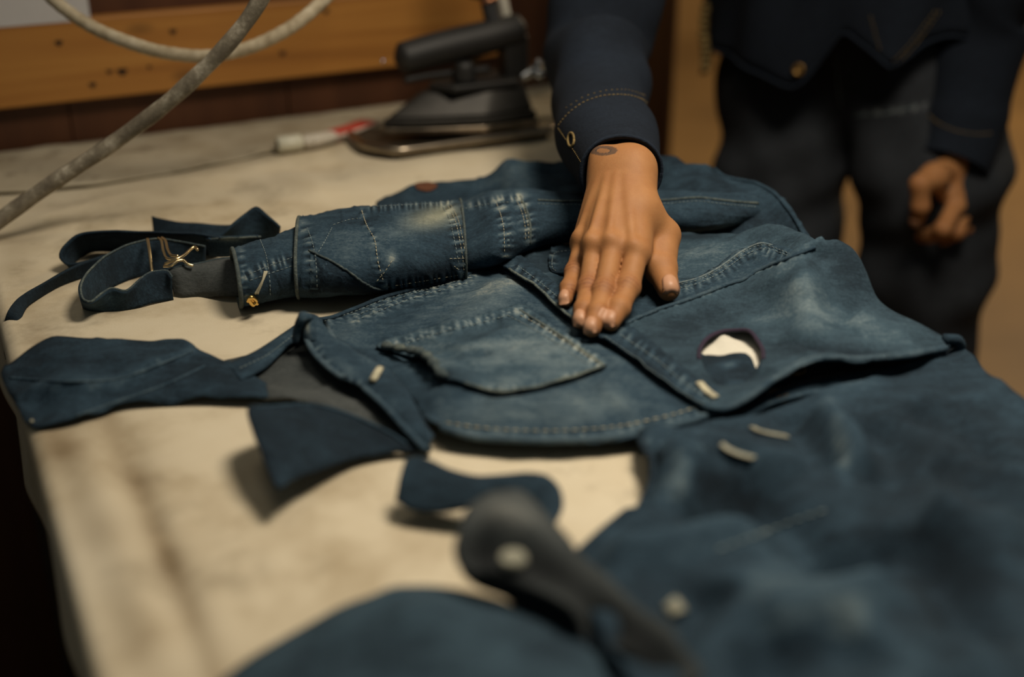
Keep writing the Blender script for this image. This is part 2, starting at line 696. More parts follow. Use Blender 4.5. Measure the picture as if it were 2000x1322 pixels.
def stitch(name, host, poly, mat, parent, length=0.0027, gap=0.0011, r=0.00032, lift=0.0003):
    """thread stitches sewn along a line on a cloth"""
    P = np.array([host.at(p[0], p[1], lift) for p in catmull(poly, max(12, int(plen(poly) / 6)))])
    L = plen(P)
    n = max(2, int(L / (length + gap)))
    s = np.concatenate([[0], np.cumsum(np.linalg.norm(np.diff(P, axis=0), axis=1))])
    V, F = [], []
    for i in range(n):
        a0 = i * (length + gap)
        q = [np.array([np.interp(a, s, P[:, k]) for k in range(3)]) for a in (a0, a0 + length / 2, a0 + length)]
        q[1] = q[1] + np.array([0, 0, r * 0.6])
        v, f = tube_arrays(q, [r * 0.6, r, r * 0.6], 5)
        F += [tuple(len(V) + j for j in ff) for ff in f]
        V += v
    return tag(mesh(name, V, F, mat, parent), kind='stuff')


def hem(name, host, poly, r, mat, parent, lift=0.0, flat=0.8, base=0.6, n=80):
    P = np.array([host.at(p[0], p[1], lift) for p in catmull(poly, n)])
    k = np.ones(5) / 5
    Q = P.copy()
    for c in range(3):
        Q[2:-2, c] = np.convolve(P[:, c], k, 'valid')
    V, F = tube_arrays(Q, r, 8, True, None, flat)
    V = np.array(V)
    return mesh(name, V, F, mat, parent, attr={'fade': np.tile([base, 0, 0], (len(V), 1))})


class Ribbon:
    """a strip of cloth between two edges"""

    def __init__(self, A, B, n=60, m=12, bulge=0.0, wob=0.0, seed=3):
        PA = catmull([PZ(*p) for p in A], n)
        PB = catmull([PZ(*p) for p in B], n)
        t = np.linspace(0, 1, m)
        G = PA[:, None] * (1 - t[None, :, None]) + PB[:, None] * t[None, :, None]
        G[..., 2] += bulge * np.sin(math.pi * t)[None]
        if wob:
            G[..., 2] += wob * soft(G[..., 0].ravel(), G[..., 1].ravel(), 0.035, seed).reshape(n, m)
        G[..., 2] = np.maximum(G[..., 2], np.minimum(T + 0.0004, PA[:, None, 2].min()))
        self.G = G
        self.V = G.reshape(-1, 3)
        F = [(i * m + j, i * m + j + 1, (i + 1) * m + j + 1, (i + 1) * m + j) for i in range(n - 1) for j in range(m - 1)]
        nz = 0
        for f in F[::7]:
            a, b_, c = self.V[f[0]], self.V[f[1]], self.V[f[3]]
            nz += np.cross(b_ - a, c - a) @ (CAM - a)
        if nz < 0:
            F = [f[::-1] for f in F]
        self.F = F
        self.bvh = BVHTree.FromPolygons([tuple(v) for v in self.V], F)
    at = Loft.at


def ribbon_obj(name, r, mat, parent, fades=(), seams=(), base=0.5, thick=0.002, inner='denim_in', yel=()):
    mats = [mat] + ([M[inner]] if inner else [])
    o = mesh(name, r.V, r.F, mats, parent, attr={'fade': fade_attr(r.V, fades, seams, base, yel)})
    solid(o, thick, -1, 1 if inner else 0)
    return o


# ------------------------------------------------------------------ smooth bodies from distance fields
def rcone(P, a, b, ra, rb):
    a, b = np.asarray(a, float), np.asarray(b, float)
    ab = b - a
    t = np.clip(((P - a) @ ab) / (ab @ ab + 1e-12), 0, 1)
    return np.linalg.norm(P - a - t[:, None] * ab, axis=1) - (ra + t * (rb - ra))


def ball(P, c, r, s=(1, 1, 1)):
    s = np.asarray(s, float)
    q = (P - np.asarray(c, float)) / s
    return (np.linalg.norm(q, axis=1) - r) * s.min()


def smin(a, b, k):
    h = np.clip(0.5 + 0.5 * (b - a) / k, 0, 1)
    return b * (1 - h) + a * h - k * h * (1 - h)


def surface(fn, lo, hi, h):
    """surface nets"""
    lo, hi = np.asarray(lo, float), np.asarray(hi, float)
    n = np.ceil((hi - lo) / h).astype(int) + 1
    xs = [lo[k] + h * np.arange(n[k]) for k in range(3)]
    G = np.stack(np.meshgrid(*xs, indexing='ij'), -1).reshape(-1, 3)
    # coarse pass first, then only the points near the surface
    st = 4
    cn = (n - 1) // st + 2
    cg = np.stack(np.meshgrid(*[lo[k] + h * st * np.arange(cn[k]) for k in range(3)], indexing='ij'), -1).reshape(-1, 3)
    cd = fn(cg).reshape(cn)
    near = [np.minimum(np.round(np.arange(n[k]) / st).astype(int), cn[k] - 1) for k in range(3)]
    D = cd[np.ix_(*near)].ravel().copy()
    mk = np.where(np.abs(D) < h * st * 1.5)[0]
    for i in range(0, len(mk), 100000):
        D[mk[i:i + 100000]] = fn(G[mk[i:i + 100000]])
    D = D.reshape(n)
    S = D < 0
    cx, cy, cz = n - 1
    cnt = np.zeros((cx, cy, cz))
    pos = np.zeros((cx, cy, cz, 3))
    corners = [(i, j, k) for i in (0, 1) for j in (0, 1) for k in (0, 1)]
    for a in corners:
        for ax in range(3):
            if a[ax]: continue
            b = list(a); b[ax] = 1
            da = D[a[0]:a[0] + cx, a[1]:a[1] + cy, a[2]:a[2] + cz]
            db = D[b[0]:b[0] + cx, b[1]:b[1] + cy, b[2]:b[2] + cz]
            x = (da < 0) != (db < 0)
            t = np.where(x, da / np.where(x, da - db, 1), 0)
            p = np.zeros((cx, cy, cz, 3))
            for q in range(3): p[..., q] = a[q]
            p[..., ax] += t
            pos += p * x[..., None]
            cnt += x
    act = cnt > 0
    idx = -np.ones((cx, cy, cz), int)
    idx[act] = np.arange(act.sum())
    I = np.argwhere(act)
    V = lo + h * (I + pos[act] / cnt[act][:, None])
    F = []
    for ax in range(3):
        sl0 = [slice(1, -1)] * 3; sl1 = [slice(1, -1)] * 3
        sl0[ax] = slice(0, -1); sl1[ax] = slice(1, None)
        s0, s1 = S[tuple(sl0)], S[tuple(sl1)]
        x = np.argwhere(s0 != s1)
        if not len(x): continue
        flip = s0[tuple(x.T)]
        base = x.copy()
        for q in range(3):
            if q != ax: base[:, q] += 1
        o1, o2 = [q for q in range(3) if q != ax]
        def cell(d1, d2):
            c = base.copy(); c[:, o1] -= d1; c[:, o2] -= d2
            return idx[tuple(c.T)]
        quad = np.stack([cell(1, 1), cell(0, 1), cell(0, 0), cell(1, 0)], 1)
        if ax == 1: flip = ~flip
        quad[~flip] = quad[~flip][:, ::-1]
        F.append(quad)
    F = np.concatenate(F)
    return V, F[(F >= 0).all(1)]


def smooth_mesh(V, F, it=2, k=0.5):
    e = np.concatenate([F[:, [0, 1]], F[:, [1, 2]], F[:, [2, 3]], F[:, [3, 0]]])
    for _ in range(it):
        acc = np.zeros_like(V); cnt = np.zeros(len(V))
        np.add.at(acc, e[:, 0], V[e[:, 1]]); np.add.at(cnt, e[:, 0], 1)
        np.add.at(acc, e[:, 1], V[e[:, 0]]); np.add.at(cnt, e[:, 1], 1)
        V = V * (1 - k) + k * acc / np.maximum(cnt, 1)[:, None]
    return V

# ================================================================== THE ROOM
WO = PZ(0, 293)[:2]
WD = PZ(1000, 172)[:2] - WO
WD = WD / np.linalg.norm(WD)
WN = np.array([WD[1], -WD[0]])                       # towards the table
W3, N3, Z3 = np.array([*WD, 0]), np.array([*WN, 0]), np.array([0, 0, 1.0])


def wall_pt(px, py, off=0.0):
    d = ray(px, py)
    t = ((WO + WN * off) - CAM[:2]) @ WN / (d[:2] @ WN)
    p = CAM + d * t
    return (p[:2] - WO) @ WD, p[2]


def wbox(name, s0, s1, z0, z1, o0, o1, mat, parent=None, bevel=0.0015):
    c0 = np.array([*(WO + WD * s0 + WN * o0), z0])
    return box(name, c0, W3 * (s1 - s0), N3 * (o1 - o0), Z3 * (z1 - z0), mat, parent, bevel)


M['panel'] = wood('dark_brown_panel', (0.055, 0.018, 0.006), (0.085, 0.029, 0.010), (0.115, 0.042, 0.015), (25, 25, 2.0), 0.5)
wr = math.atan2(WD[1], WD[0])


def pine(name):
    m, nt, b = new_mat(name)
    tc = N(nt, 'ShaderNodeTexCoord')
    mp = N(nt, 'ShaderNodeMapping')
    mp.inputs['Rotation'].default_value = (0, 0, -wr)
    nt.links.new(tc.outputs['Object'], mp.inputs['Vector'])
    mp2 = N(nt, 'ShaderNodeMapping')
    mp2.inputs['Scale'].default_value = (1.6, 10, 38)
    nt.links.new(mp.outputs[0], mp2.inputs[0])
    n = N(nt, 'ShaderNodeTexNoise')
    n.inputs['Scale'].default_value = 1.0
    n.inputs['Detail'].default_value = 6
    n.inputs['Distortion'].default_value = 0.6
    nt.links.new(mp2.outputs[0], n.inputs['Vector'])
    r = ramp(nt, [(0.22, (0.17, 0.060, 0.011)), (0.42, (0.42, 0.175, 0.034)), (0.6, (0.50, 0.225, 0.047)), (0.8, (0.60, 0.31, 0.08))])
    nt.links.new(n.outputs[0], r.inputs[0])
    # knots
    mp3 = N(nt, 'ShaderNodeMapping')
    mp3.inputs['Scale'].default_value = (7, 1, 16)
    nt.links.new(mp.outputs[0], mp3.inputs[0])
    vo = N(nt, 'ShaderNodeTexVoronoi')
    vo.inputs['Scale'].default_value = 1.0
    nt.links.new(mp3.outputs[0], vo.inputs['Vector'])
    r2 = ramp(nt, [(0.0, (0.25, 0.25, 0.25)), (0.10, (0.55, 0.55, 0.55)), (0.17, (1, 1, 1))])
    nt.links.new(vo.outputs['Distance'], r2.inputs[0])
    mx = N(nt, 'ShaderNodeMix', data_type='RGBA', blend_type='MULTIPLY')
    mx.inputs[0].default_value = 0.8
    nt.links.new(r.outputs[0], mx.inputs[6])
    nt.links.new(r2.outputs[0], mx.inputs[7])
    nt.links.new(mx.outputs[2], b.inputs['Base Color'])
    b.inputs['Roughness'].default_value = 0.5
    bump(nt, b, n.outputs[0], 0.2, 0.002)
    return m


M['pine'] = pine('varnished_pine')


def floor_mat(name, c0, c1):
    m, nt, b = new_mat(name)
    n = noise(nt, 1.4, 6, 0.6)
    r = ramp(nt, [(0.3, c0), (0.7, c1)])
    nt.links.new(n.outputs[0], r.inputs[0])
    nt.links.new(r.outputs[0], b.inputs['Base Color'])
    b.inputs['Roughness'].default_value = 0.6
    return m


M['floor'] = floor_mat('brown_floor', (0.13, 0.070, 0.022), (0.26, 0.145, 0.048))
M['tan'] = floor_mat('tan_plaster', (0.34, 0.19, 0.066), (0.42, 0.245, 0.09))

fl = box('floor', (-5, -3, -0.05), (11, 0, 0), (0, 10, 0), (0, 0, 0.05), M['floor'], None, 0)
tag(fl, kind='structure')
wf = box('wall_far', (-5, 6.0, 0), (11, 0, 0), (0, 0.1, 0), (0, 0, 3.0), M['tan'], None, 0)
tag(wf, kind='structure')

s_end = wall_pt(1200, 150)[0]
wb = wbox('wall_back', -1.2, s_end, 0, 2.6, -0.10, 0.0, M['panel'], None, 0)
tag(wb, kind='structure')
# joined boards of the dark panelling
zb0 = (wall_pt(0, 212, 0.02)[1] + wall_pt(800, 125, 0.02)[1]) / 2
zb1 = (wall_pt(0, 60, 0.02)[1] + wall_pt(420, 2, 0.02)[1]) / 2
sj = [-1.2, wall_pt(-260, 250)[0], wall_pt(139, 250)[0], wall_pt(560, 180)[0], s_end]
for i in range(4):
    wbox('panel_board', sj[i] + 0.0006, sj[i + 1] - 0.0006, T - 0.2, 2.55, 0.0, 0.006, M['panel'], wb, 0.001)
tr = wbox('trim_1', -1.2, wall_pt(972, 60)[0], zb0, zb1, 0.006, 0.026, M['pine'], None, 0.002)
tag(tr, 'long varnished pine board fixed along the dark panelled wall', kind='structure')
# dark nail holes and loose knots
M['hole'] = simple('dark_knot', (0.02, 0.010, 0.005), 0.9, var=0.3)
for (x, y, r) in [(115, 84, 0.0032), (338, 62, 0.003), (239, 140, 0.0042), (181, 166, 0.003), (214, 140, 0.0025),
                  (552, 104, 0.003), (637, 22, 0.003), (305, 99, 0.0022), (292, 131, 0.002)]:
    s, z = wall_pt(x, y, 0.027)
    c = np.array([*(WO + WD * s + WN * 0.0252), z])
    th = np.linspace(0, 6.283, 12, endpoint=False)
    ring = [c + r * (1.4 * math.cos(a) * W3 + math.sin(a) * Z3) * (1 + 0.2 * math.sin(3 * a)) for a in th]
    V = ring + [p + N3 * 0.0012 for p in ring]
    F = [tuple(range(12, 24))] + [(k, (k + 1) % 12, 12 + (k + 1) % 12, 12 + k) for k in range(12)]
    mesh('knot', V, F, M['hole'], tr, False)
# doorway post where the panelled wall ends
p = PY(1290, 300, 2.25)
M['post'] = wood('brown_post_wood', (0.12, 0.05, 0.014), (0.2, 0.09, 0.03), (0.27, 0.13, 0.045), (30, 30, 2))
po = box('trim_2', (p[0] - 0.22, p[1], 0), (0.24, 0, 0), (0, 0.2, 0), (0, 0, 2.6), M['post'], None, 0.01)
tag(po, kind='structure')

# white sheet of paper pinned on the wall
sx, zp = wall_pt(178, 40, 0.03)
zb = (wall_pt(178, 39, 0.028)[1])
pp = wbox('paper_sheet', -0.35, sx, zb, zb + 0.25, 0.0262, 0.0272, M['paper'], None, 0)
tag(pp, 'white sheet of paper hanging on the wall above the pine board', 'paper')

# ================================================================== THE TABLE
L0, L1 = PZ(230, 1322)[:2], PZ(30, 640)[:2]
R0, R1 = PZ(1850, 692)[:2], PZ(1100, 213)[:2]


def line_wall(a, b, off):
    d = b - a
    t = ((WO + WN * off - a) @ WN) / (d @ WN)
    return a + d * t


def line_y(a, b, y):
    return a + (b - a) * (y - a[1]) / (b[1] - a[1])


LF, RF = line_wall(L0, L1, 0.012), line_wall(R0, R1, 0.012)
LN, RN = line_y(L0, L1, 0.20), line_y(R0, R1, 0.20)
RN = np.array([min(RN[0], 0.62), 0.20])
tb = empty('work_table', (*(LN + RF) / 2, 0))
tag(tb, 'large wooden work table under the cream canvas, its dark side at left', 'table')
M['table_wood'] = wood('dark_table_wood', (0.02, 0.012, 0.007), (0.035, 0.02, 0.011), (0.05, 0.03, 0.016), (3, 40, 40))
ins = 0.004


def prism(name, poly, z0, z1, mat, parent, bevel=0.0):
    n = len(poly)
    V = [(*p, z0) for p in poly] + [(*p, z1) for p in poly]
    F = [tuple(range(n))[::-1], tuple(range(n, 2 * n))] + [(k, (k + 1) % n, n + (k + 1) % n, n + k) for k in range(n)]
    o = mesh(name, V, F, mat, parent, False)
    if bevel:
        m = o.modifiers.new('bevel', 'BEVEL'); m.width = bevel; m.segments = 2
    return o


cen = (LF + RF + LN + RN) / 4
corners = [LN, RN, RF, LF]
shr = [c + (cen - c) * 0.012 for c in corners]
prism('table_top', shr, T - 0.04, T - 0.004, M['table_wood'], tb, 0.003)
apr = [c + (cen - c) * 0.06 for c in corners]
for i in range(4):
    a, b = apr[i], apr[(i + 1) % 4]
    d = (b - a) / np.linalg.norm(b - a)
    nn = np.array([-d[1], d[0]])
    prism('apron', [a, b, b + nn * 0.02, a + nn * 0.02], T - 0.14, T - 0.04, M['table_wood'], tb)
    c = a + (cen - a) / np.linalg.norm(cen - a) * 0.04
    prism('leg', [c + np.array(q) for q in ((-.03, -.03), (.03, -.03), (.03, .03), (-.03, .03))], 0.0, T - 0.04, M['table_wood'], tb, 0.003)
prism('rail', [apr[0] + (apr[3] - apr[0]) * t + np.array([q, 0]) for t, q in ((0.05, 0), (0.95, 0), (0.95, 0.03), (0.05, 0.03))],
      T - 0.36, T - 0.33, M['table_wood'], tb)


# canvas
def canvas_mat(name, tint=1.0, stain_shade=0.5):
    m, nt, b = new_mat(name)
    n1 = noise(nt, 5, 6, 0.65)
    n2 = noise(nt, 22, 5, 0.6)
    n3 = noise(nt, 600, 2, 0.5)
    r = ramp(nt, [(0.34, (0.39 * tint, 0.315 * tint, 0.205 * tint)), (0.52, (0.57 * tint, 0.495 * tint, 0.36 * tint)),
                  (0.75, (0.63 * tint, 0.56 * tint, 0.425 * tint))])
    t = madd(nt, n2.outputs[0], 0.35, -0.175)
    t = madd(nt, n1.outputs[0], 0.8, madd(nt, t, 1, 0.12))
    nt.links.new(t, r.inputs[0])
    r2 = ramp(nt, [(0.30, (0.25, 0.22, 0.18)), (0.44, (1, 1, 1))])
    n4 = noise(nt, 13, 4, 0.7)
    nt.links.new(n4.outputs[0], r2.inputs[0])
    mx = N(nt, 'ShaderNodeMix', data_type='RGBA', blend_type='MULTIPLY')
    mx.inputs[0].default_value = stain_shade
    nt.links.new(r.outputs[0], mx.inputs[6])
    nt.links.new(r2.outputs[0], mx.inputs[7])
    at = N(nt, 'ShaderNodeAttribute', attribute_name='stain_shade')
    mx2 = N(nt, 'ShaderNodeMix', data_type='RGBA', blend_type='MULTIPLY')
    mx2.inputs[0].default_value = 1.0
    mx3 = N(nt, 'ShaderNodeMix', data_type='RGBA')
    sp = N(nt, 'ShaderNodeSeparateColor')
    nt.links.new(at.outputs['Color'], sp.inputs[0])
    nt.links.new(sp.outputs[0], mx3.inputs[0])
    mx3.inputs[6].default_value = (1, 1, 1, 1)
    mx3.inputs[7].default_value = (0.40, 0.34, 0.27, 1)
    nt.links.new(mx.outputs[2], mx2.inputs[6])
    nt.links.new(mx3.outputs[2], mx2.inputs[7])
    nt.links.new(mx2.outputs[2], b.inputs['Base Color'])
    b.inputs['Roughness'].default_value = 0.92
    b.inputs['Specular IOR Level'].default_value = 0.2
    bump(nt, b, n3.outputs[0], 0.3, 0.0006)
    return m


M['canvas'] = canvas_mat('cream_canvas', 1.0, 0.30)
M['canvas_old'] = canvas_mat('stained_canvas', 0.74, 0.75)
wr_lines = [([(20, 440), (110, 428), (230, 395), (330, 380)], 0.007, 0.022), ([(60, 470), (180, 440), (330, 415), (480, 405)], 0.005, 0.016),
            ([(430, 330), (470, 370), (520, 395)], -0.003, 0.02), ([(560, 330), (600, 370), (640, 395)], 0.004, 0.02),
            ([(300, 380), (420, 345), (560, 330)], 0.004, 0.03),
            ([(205, 800), (290, 1000), (400, 1322)], -0.0050, 0.012), ([(150, 850), (240, 1060), (340, 1322)], 0.0055, 0.016), ([(260, 880), (350, 1080), (450, 1322)], 0.003, 0.012),
            ([(700, 1010), (560, 1060), (380, 1100)], 0.0012, 0.03)]
wr_xy = [(np.array([PZ(*q)[:2] for q in catmull(l, 20)]), a, w) for l, a, w in wr_lines]


def canvas_h(q):
    r = 0.0012 * soft(q[:, 0], q[:, 1], 0.12, 2) * np.clip((q[:, 1] - 0.7) / 0.5, 0.15, 1)
    for P, a, w in wr_xy:
        d, arc, sd, tot = dist_poly(q, P)
        e = np.clip(np.minimum(arc, tot - arc) / (0.2 * tot), 0, 1)
        r += a * np.exp(-(d / w)**2) * e
    return r


nu, nv = 150, 170
u = np.linspace(0, 1, nu)
v = np.linspace(0, 1, nv)
Lp = LN[None] + (LF - LN)[None] * v[:, None]
Rp = RN[None] + (RF - RN)[None] * v[:, None]
ed = (LF - LN) / np.linalg.norm(LF - LN)
eo = np.array([-ed[1], ed[0]])
eo = eo if eo[0] < 0 else -eo
G = np.zeros((nv, nu + 24, 3))
G[:, :nu, :2] = Rp[:, None] + (Lp - Rp)[:, None] * u[None, :, None]
hh = canvas_h(G[:, :nu, :2].reshape(-1, 2)).reshape(nv, nu)
hh -= np.maximum(hh.min(), -0.003) * 0
G[:, :nu, 2] = T + np.maximum(hh, -0.003)
rad = 0.012
for k in range(24):
    if k < 8:
        a = (k + 1) / 8 * math.pi / 2
        off, dz = rad * math.sin(a), -rad * (1 - math.cos(a))
    else:
        off, dz = rad + 0.001 * (k - 8) / 15, -rad - (k - 7) / 16 * 0.075
    wob = 0.004 * np.sin(v * 40) * max(0, k - 8) / 15 + 0.003 * soft(v * 1.0, v * 0.3, 0.13, 3) * max(0, k - 4) / 19
    G[:, nu + k, :2] = Lp + eo[None] * (off + wob)[:, None]
    G[:, nu + k, 2] = G[:, nu - 1, 2] + dz + (0.012 * soft(v, v * 0, 0.22, 5) * max(0, k - 10) / 13)
nc = nu + 24
F = [(i * nc + j, (i + 1) * nc + j, (i + 1) * nc + j + 1, i * nc + j + 1) for i in range(nv - 1) for j in range(nc - 1)]
V = G.reshape(-1, 3)
if np.cross(V[F[0][1]] - V[F[0][0]], V[F[0][3]] - V[F[0][0]])[2] < 0:
    F = [f[::-1] for f in F]
# scorch bands with shade painted in along left edge, old marks near the wall
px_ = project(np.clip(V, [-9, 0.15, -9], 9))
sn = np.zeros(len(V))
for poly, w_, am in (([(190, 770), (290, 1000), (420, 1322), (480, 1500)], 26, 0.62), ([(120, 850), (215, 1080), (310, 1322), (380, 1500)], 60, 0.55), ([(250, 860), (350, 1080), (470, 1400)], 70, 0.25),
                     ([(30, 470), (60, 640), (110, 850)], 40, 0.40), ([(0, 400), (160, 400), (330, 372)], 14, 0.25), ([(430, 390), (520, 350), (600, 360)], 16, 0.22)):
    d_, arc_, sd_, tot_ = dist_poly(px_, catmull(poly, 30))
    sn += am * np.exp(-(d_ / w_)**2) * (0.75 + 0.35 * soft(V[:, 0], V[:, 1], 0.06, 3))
cv = mesh('canvas_cover', V, F, M['canvas'], attr={'stain_shade': np.stack([np.clip(sn, 0, 1)] * 3, 1)})
solid(cv, 0.003, -1)
tag(cv, 'cream canvas cloth stretched over the work table and hanging over its left edge', 'cloth')
# loose threads hanging from the frayed corner of the canvas
for pts in ([(62, 822, 0.002), (66, 845, -0.02), (70, 866, -0.04)], [(84, 860, -0.03), (88, 905, -0.06), (108, 965, -0.1)],
            [(80, 870, -0.03), (84, 920, -0.06), (112, 972, -0.1)]):
    P = [PZ(a, b, max(h, -0.11)) for a, b, h in pts]
    tube('loose_thread', P, 0.0013, M['thread'], cv, 6, 20)

# older strip of canvas along the wall
strip = Sheet([(-60, 372, .004), (150, 362, .004), (300, 340, .004), (430, 318, .004), (560, 290, .004), (700, 268, .004),
               (850, 252, .004), (1000, 236, .004), (1180, 214, .004), (1150, 160, .003), (1000, 176, .003), (500, 236, .003), (0, 297, .003),
               (-80, 307, .003)], noise_amp=0.0007, noise_scale=0.09, step=0.008, seed=4,
              ridges=[([(40, 330), (250, 312), (420, 290)], 0.003, 0.02, 'ridge', 0), ([(480, 262), (640, 240)], 0.002, 0.015, 'ridge', 0)])
so = mesh('canvas_strip', strip.V, strip.F, M['canvas_old'])
solid(so, 0.002, -1)
tag(so, 'stained greyish canvas strip lying along the foot of the wall', 'cloth')

# dim cardboard box standing on the floor at the left of the table
M['card'] = simple('dim_cardboard', (0.05, 0.035, 0.022), 0.9, var=0.2)
bx = empty('cardboard_box', (-0.86, 0.82, 0))
tag(bx, 'dim brown cardboard box on the floor left of the table', 'box')
c0 = np.array([-1.00, 0.62, 0.0])
box('body', c0, (0.34, 0.08, 0), (-0.09, 0.36, 0), (0, 0, 0.26), M['card'], bx, 0.003)
box('flap', c0 + (0, 0, 0.262), (0.34, 0.08, 0), (0.03, -0.10, 0.06), (0, 0, 0.004), M['card'], bx, 0)
box('flap', c0 + (0.34, 0.08, 0.262), (0.10, 0.02, 0.05), (-0.09, 0.36, 0), (0, 0, 0.004), M['card'], bx, 0)

# ================================================================== HOSES
def hose_mat(name, c0, c1, c2, braid=0.0):
    m, nt, b = new_mat(name)
    n = noise(nt, 55, 5, 0.7)
    r = ramp(nt, [(0.35, c0), (0.52, c1), (0.68, c2)])
    nt.links.new(n.outputs[0], r.inputs[0])
    nt.links.new(r.outputs[0], b.inputs['Base Color'])
    b.inputs['Roughness'].default_value = 0.7
    n2 = noise(nt, 700, 2)
    bump(nt, b, n2.outputs[0], 0.4, 0.001)
    return m


M['hose'] = hose_mat('grimy_grey_hose', (0.15, 0.122, 0.085), (0.26, 0.22, 0.155), (0.55, 0.49, 0.38))
M['braid'] = hose_mat('cream_braided_hose', (0.34, 0.27, 0.17), (0.48, 0.40, 0.27), (0.60, 0.52, 0.38))
P = [np.array([-0.02, 1.2, 2.3]), np.array([-0.10, 1.15, 1.6]), PY(580, -160, 1.12), PY(508, 0, 1.12), PY(440, 92, 1.12), PY(330, 198, 1.12), PY(220, 280, 1.12), PY(110, 352, 1.11), PY(20, 415, 1.10), PY(-25, 450, 1.09), PY(-90, 500, 1.07), PY(-260, 640, 1.03), PY(-420, 860, 1.0)]
P = catmull(P, 260)
hs = tube('steam_hose', P, 0.0074 + 0.0003 * np.sin(np.arange(260) * 0.9), M['hose'], None, 14)
tag(hs, 'straight grimy grey hose slanting down across the left side of the picture', 'hose')
P = catmull([np.array([-0.72, 1.16, 2.3]), np.array([-0.66, 1.22, 1.5]), PY(40, -80, 1.28), PY(105, 0, 1.26), PY(190, 58, 1.25), PY(300, 98, 1.24), PY(400, 110, 1.24), PY(490, 92, 1.25), PY(570, 52, 1.26), PY(632, 0, 1.28), PY(690, -70, 1.3), np.array([-0.06, 1.36, 1.5]), np.array([-0.02, 1.40, 2.3])], 900)
V, F = tube_arrays(P, 0.0066 + 0.00025 * np.sin(np.arange(900) * 1.9), 16)
hb = mesh('braided_hose', V, F, M['braid'])
tag(hb, 'cream braided hose hanging in a U-shaped loop before the pine board', 'hose')

# ================================================================== IRON, REST, TUBE
IO = PZ(915, 288, 0)
Iu = W3.copy()
Iv = np.array([-Iu[1], Iu[0], 0])                   # away from the camera


def ip(u, v, z):
    return IO + Iu * u + Iv * v + np.array([0, 0, z])


rest = empty('iron_rest', IO)
tag(rest, 'dark metal rest plate lying under the iron on the table', 'iron rest')


def slab(name, pts, z0, z1, mat, parent, bevel=0.002, top=1.0, shift=(0, 0)):
    """slab with outline pts in iron coordinates; the top outline may be smaller and shifted"""
    n = len(pts)
    c = np.mean(pts, 0)
    V = [ip(p[0], p[1], z0) for p in pts] + [ip(c[0] + (p[0] - c[0]) * top + shift[0], c[1] + (p[1] - c[1]) * top + shift[1], z1) for p in pts]
    F = [tuple(range(n))[::-1], tuple(range(n, 2 * n))] + [(k, (k + 1) % n, n + (k + 1) % n, n + k) for k in range(n)]
    o = mesh(name, V, F, mat, parent, False)
    if bevel:
        m = o.modifiers.new('bevel', 'BEVEL'); m.width = bevel; m.segments = 3; m.limit_method = 'ANGLE'
    for p in o.data.polygons: p.use_smooth = True
    try:
        o.data.set_sharp_from_angle(angle=math.radians(35))
    except Exception:
        pass
    return o


rp = [(-0.098, -0.004), (-0.088, -0.012), (0.100, -0.012), (0.110, 0.0), (0.105, 0.105), (0.09, 0.115), (-0.085, 0.108), (-0.122, 0.075), (-0.122, 0.04)]
slab('plate', rp, 0.002, 0.007, M['rest'], rest, 0.002)
lip = [ip(-0.118, 0.078, 0.011), ip(-0.120, 0.03, 0.011), ip(-0.098, -0.008, 0.011), ip(-0.085, -0.012, 0.011), ip(0.0, -0.012, 0.011), ip(0.103, -0.012, 0.011), ip(0.110, -0.004, 0.011)]
tube('lip', lip, 0.0052, M['iron_sole'], rest, 10, 50)

iron = empty('steam_iron', ip(0, 0.04, 0.018))
tag(iron, 'old steam iron with a thick black handle and dark metal base', 'iron')


def teardrop(l0, l1, w, n=26):
    pts = []
    for i in range(n + 1):
        t = i / n
        u_ = l0 + (l1 - l0) * t
        ww = w * min(1, (t / 0.62))**0.72 if t < 0.62 else w * (1 - 0.06 * ((t - 0.62) / 0.38)**2)
        pts.append((u_, ww))
    near = [(a, 0.045 - b) for a, b in pts]
    far = [(a, 0.045 + b) for a, b in pts[::-1]]
    return near + far[:-1]


slab('soleplate', teardrop(-0.093, 0.095, 0.048), 0.0165, 0.0235, M['iron_sole'], iron, 0.001)
slab('base_shell', teardrop(-0.090, 0.093, 0.047), 0.0235, 0.034, M['iron_shell'], iron, 0.002, 0.985)
slab('upper_shell', teardrop(-0.086, 0.090, 0.044), 0.034, 0.062, M['iron_shell'], iron, 0.004, 0.70, (0.022, 0.004))
slab('top_plate', [(-0.01, 0.015), (0.075, 0.013), (0.08, 0.05), (0.075, 0.078), (-0.01, 0.07), (-0.03, 0.045)], 0.062, 0.070, M['black_plastic'], iron, 0.002)
# handle: thick rounded grip carried by a post at the heel
ga, gb = ip(-0.070, 0.045, 0.101), ip(0.098, 0.045, 0.124)
gp = catmull([ga, ga + (gb - ga) * 0.3 + (0, 0, 0.001), ga + (gb - ga) * 0.7, gb], 40)
tt = np.linspace(0, 1, 40)
gr = 0.0182 * np.clip(np.sqrt(np.clip(tt / 0.05, 0, 1)), 0.3, 1) * (1 + 0.08 * np.sin(tt * 3.1)) * np.where(tt > 0.95, np.sqrt(np.clip((1.0 - tt) / 0.05, 0.1, 1)), 1)
tube('handle', gp, gr, M['black_plastic'], iron, 20)
slab('handle_post', [(0.066, 0.032), (0.097, 0.032), (0.101, 0.045), (0.097, 0.058), (0.066, 0.058)], 0.066, 0.118, M['black_plastic'], iron, 0.004)
tube('lever', catmull([ip(-0.062, 0.04, 0.078), ip(-0.03, 0.042, 0.080), ip(0.05, 0.045, 0.079)], 20), 0.0045, M['black_plastic'], iron, 10)
tube('dial', catmull([ip(0.012, 0.035, 0.069), ip(0.012, 0.035, 0.094)], 6), [0.014, 0.014, 0.0138, 0.0135, 0.013, 0.011], M['black_plastic'], iron, 20)
